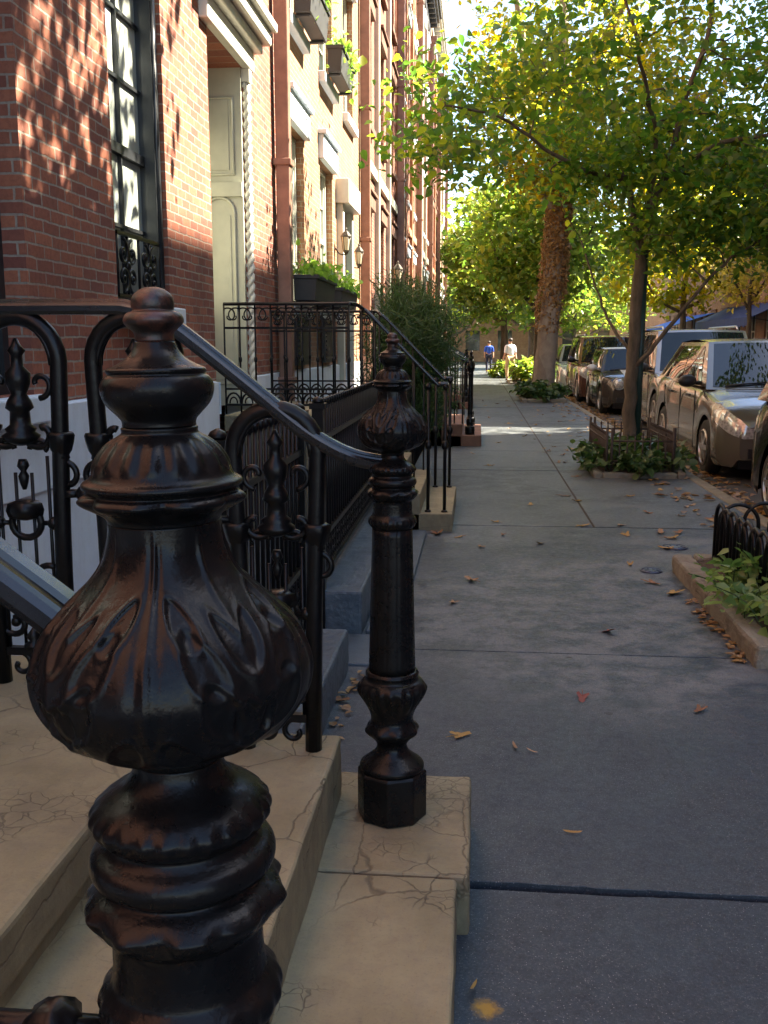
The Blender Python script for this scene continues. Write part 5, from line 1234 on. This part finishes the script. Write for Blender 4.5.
for i in range(120):
    y = 6.2+22*random.random()**1.25; x = random.uniform(-.35, 2.35)
    if random.random() < .45: x = random.uniform(1.0, 2.4)
    if 1.3 < x and (4.6 < y < 6.9 or 11.5 < y < 13.9 or y > 27): continue
    if x < .12 and (8.0 < y < 9.9 or 15 < y < 17.6 or y > 24): continue
    mt = random.choice(list(plainlab)+['fall_yellow','fall_yellow']); tag(leaf_obj(random.choice('abcd'), mt, x, y, random.uniform(.045,.09)), plainlab[mt], 'leaf', 'leaves scattered along the sidewalk')
# drifts too dense to count: gutter and corners
P = []; P2 = []
for _ in range(1500):
    y = random.uniform(5, 33); x = 2.68+abs(random.gauss(0,.22)); P.append((x,y,-.122+.03*random.random()))
for _ in range(160): P.append((random.uniform(1.95,2.5), random.uniform(8,27), .008))
for _ in range(26): P2.append((-.57+abs(random.gauss(0,.022)), random.uniform(3.1,4.5), .006))
for _ in range(60): P2.append((1.35-abs(random.gauss(0,.022)), random.uniform(4.75,6.0), .006))
lf = leaf_cloud('leaf_litter', P, .11, 'dead_leaf', None, .82, 0)
l2 = leaf_cloud('leaf_litter', P2, .05, 'dead_leaf', None, .8, 0)
tag(l2, 'small brown leaf crumbs caught along the kerb stone and pit edging', 'leaf litter', None, 'stuff')
tag(lf, 'drift of small brown leaves along the gutter and stone edges', 'leaf litter', None, 'stuff')

# ------------------------------------------------------------------ light, sky, camera
SUN_EL, SUN_AZ = 48.0, 72.0       # azimuth clockwise from +Y
d = Vector((math.sin(R(SUN_AZ))*math.cos(R(SUN_EL)), math.cos(R(SUN_AZ))*math.cos(R(SUN_EL)), math.sin(R(SUN_EL))))
L = bpy.data.lights.new('sun', 'SUN'); L.energy = 5.0; L.angle = R(.5); L.color = (1, .90, .73)
lo = bpy.data.objects.new('sun', L); COL.objects.link(lo); lo.rotation_euler = d.to_track_quat('Z','Y').to_euler()
w = bpy.data.worlds.new('World'); sc.world = w; w.use_nodes = True
nt = w.node_tree; bg = nt.nodes['Background']; sky = nt.nodes.new('ShaderNodeTexSky'); sky.sky_type = 'NISHITA'; sky.sun_disc = False
sky.sun_elevation = R(SUN_EL); sky.sun_rotation = R(SUN_AZ); sky.air_density = 1.0; sky.dust_density = 1.0
nt.links.new(sky.outputs[0], bg.inputs[0]); bg.inputs[1].default_value = .066
cam = bpy.data.cameras.new('camera'); co = bpy.data.objects.new('camera', cam); COL.objects.link(co)
co.location = (0,0,H); co.rotation_euler = (R(90-9.7), 0, R(5.4))
cam.sensor_fit = 'VERTICAL'; cam.sensor_height = 24; cam.lens = 24*976/1024; cam.clip_start = .02; cam.clip_end = 3000
sc.camera = co
vs_ = sc.view_settings; sc.display_settings.display_device = 'sRGB'; vs_.view_transform = 'Standard'; vs_.look = 'None'; vs_.exposure = 2.88; vs_.gamma = 1; vs_.use_curve_mapping = False
sc.render.engine = 'CYCLES'; sc.cycles.use_denoising = True; sc.cycles.max_bounces = 8; sc.cycles.diffuse_bounces = 4; sc.cycles.glossy_bounces = 3; sc.cycles.transmission_bounces = 4; sc.cycles.sample_clamp_indirect = 8
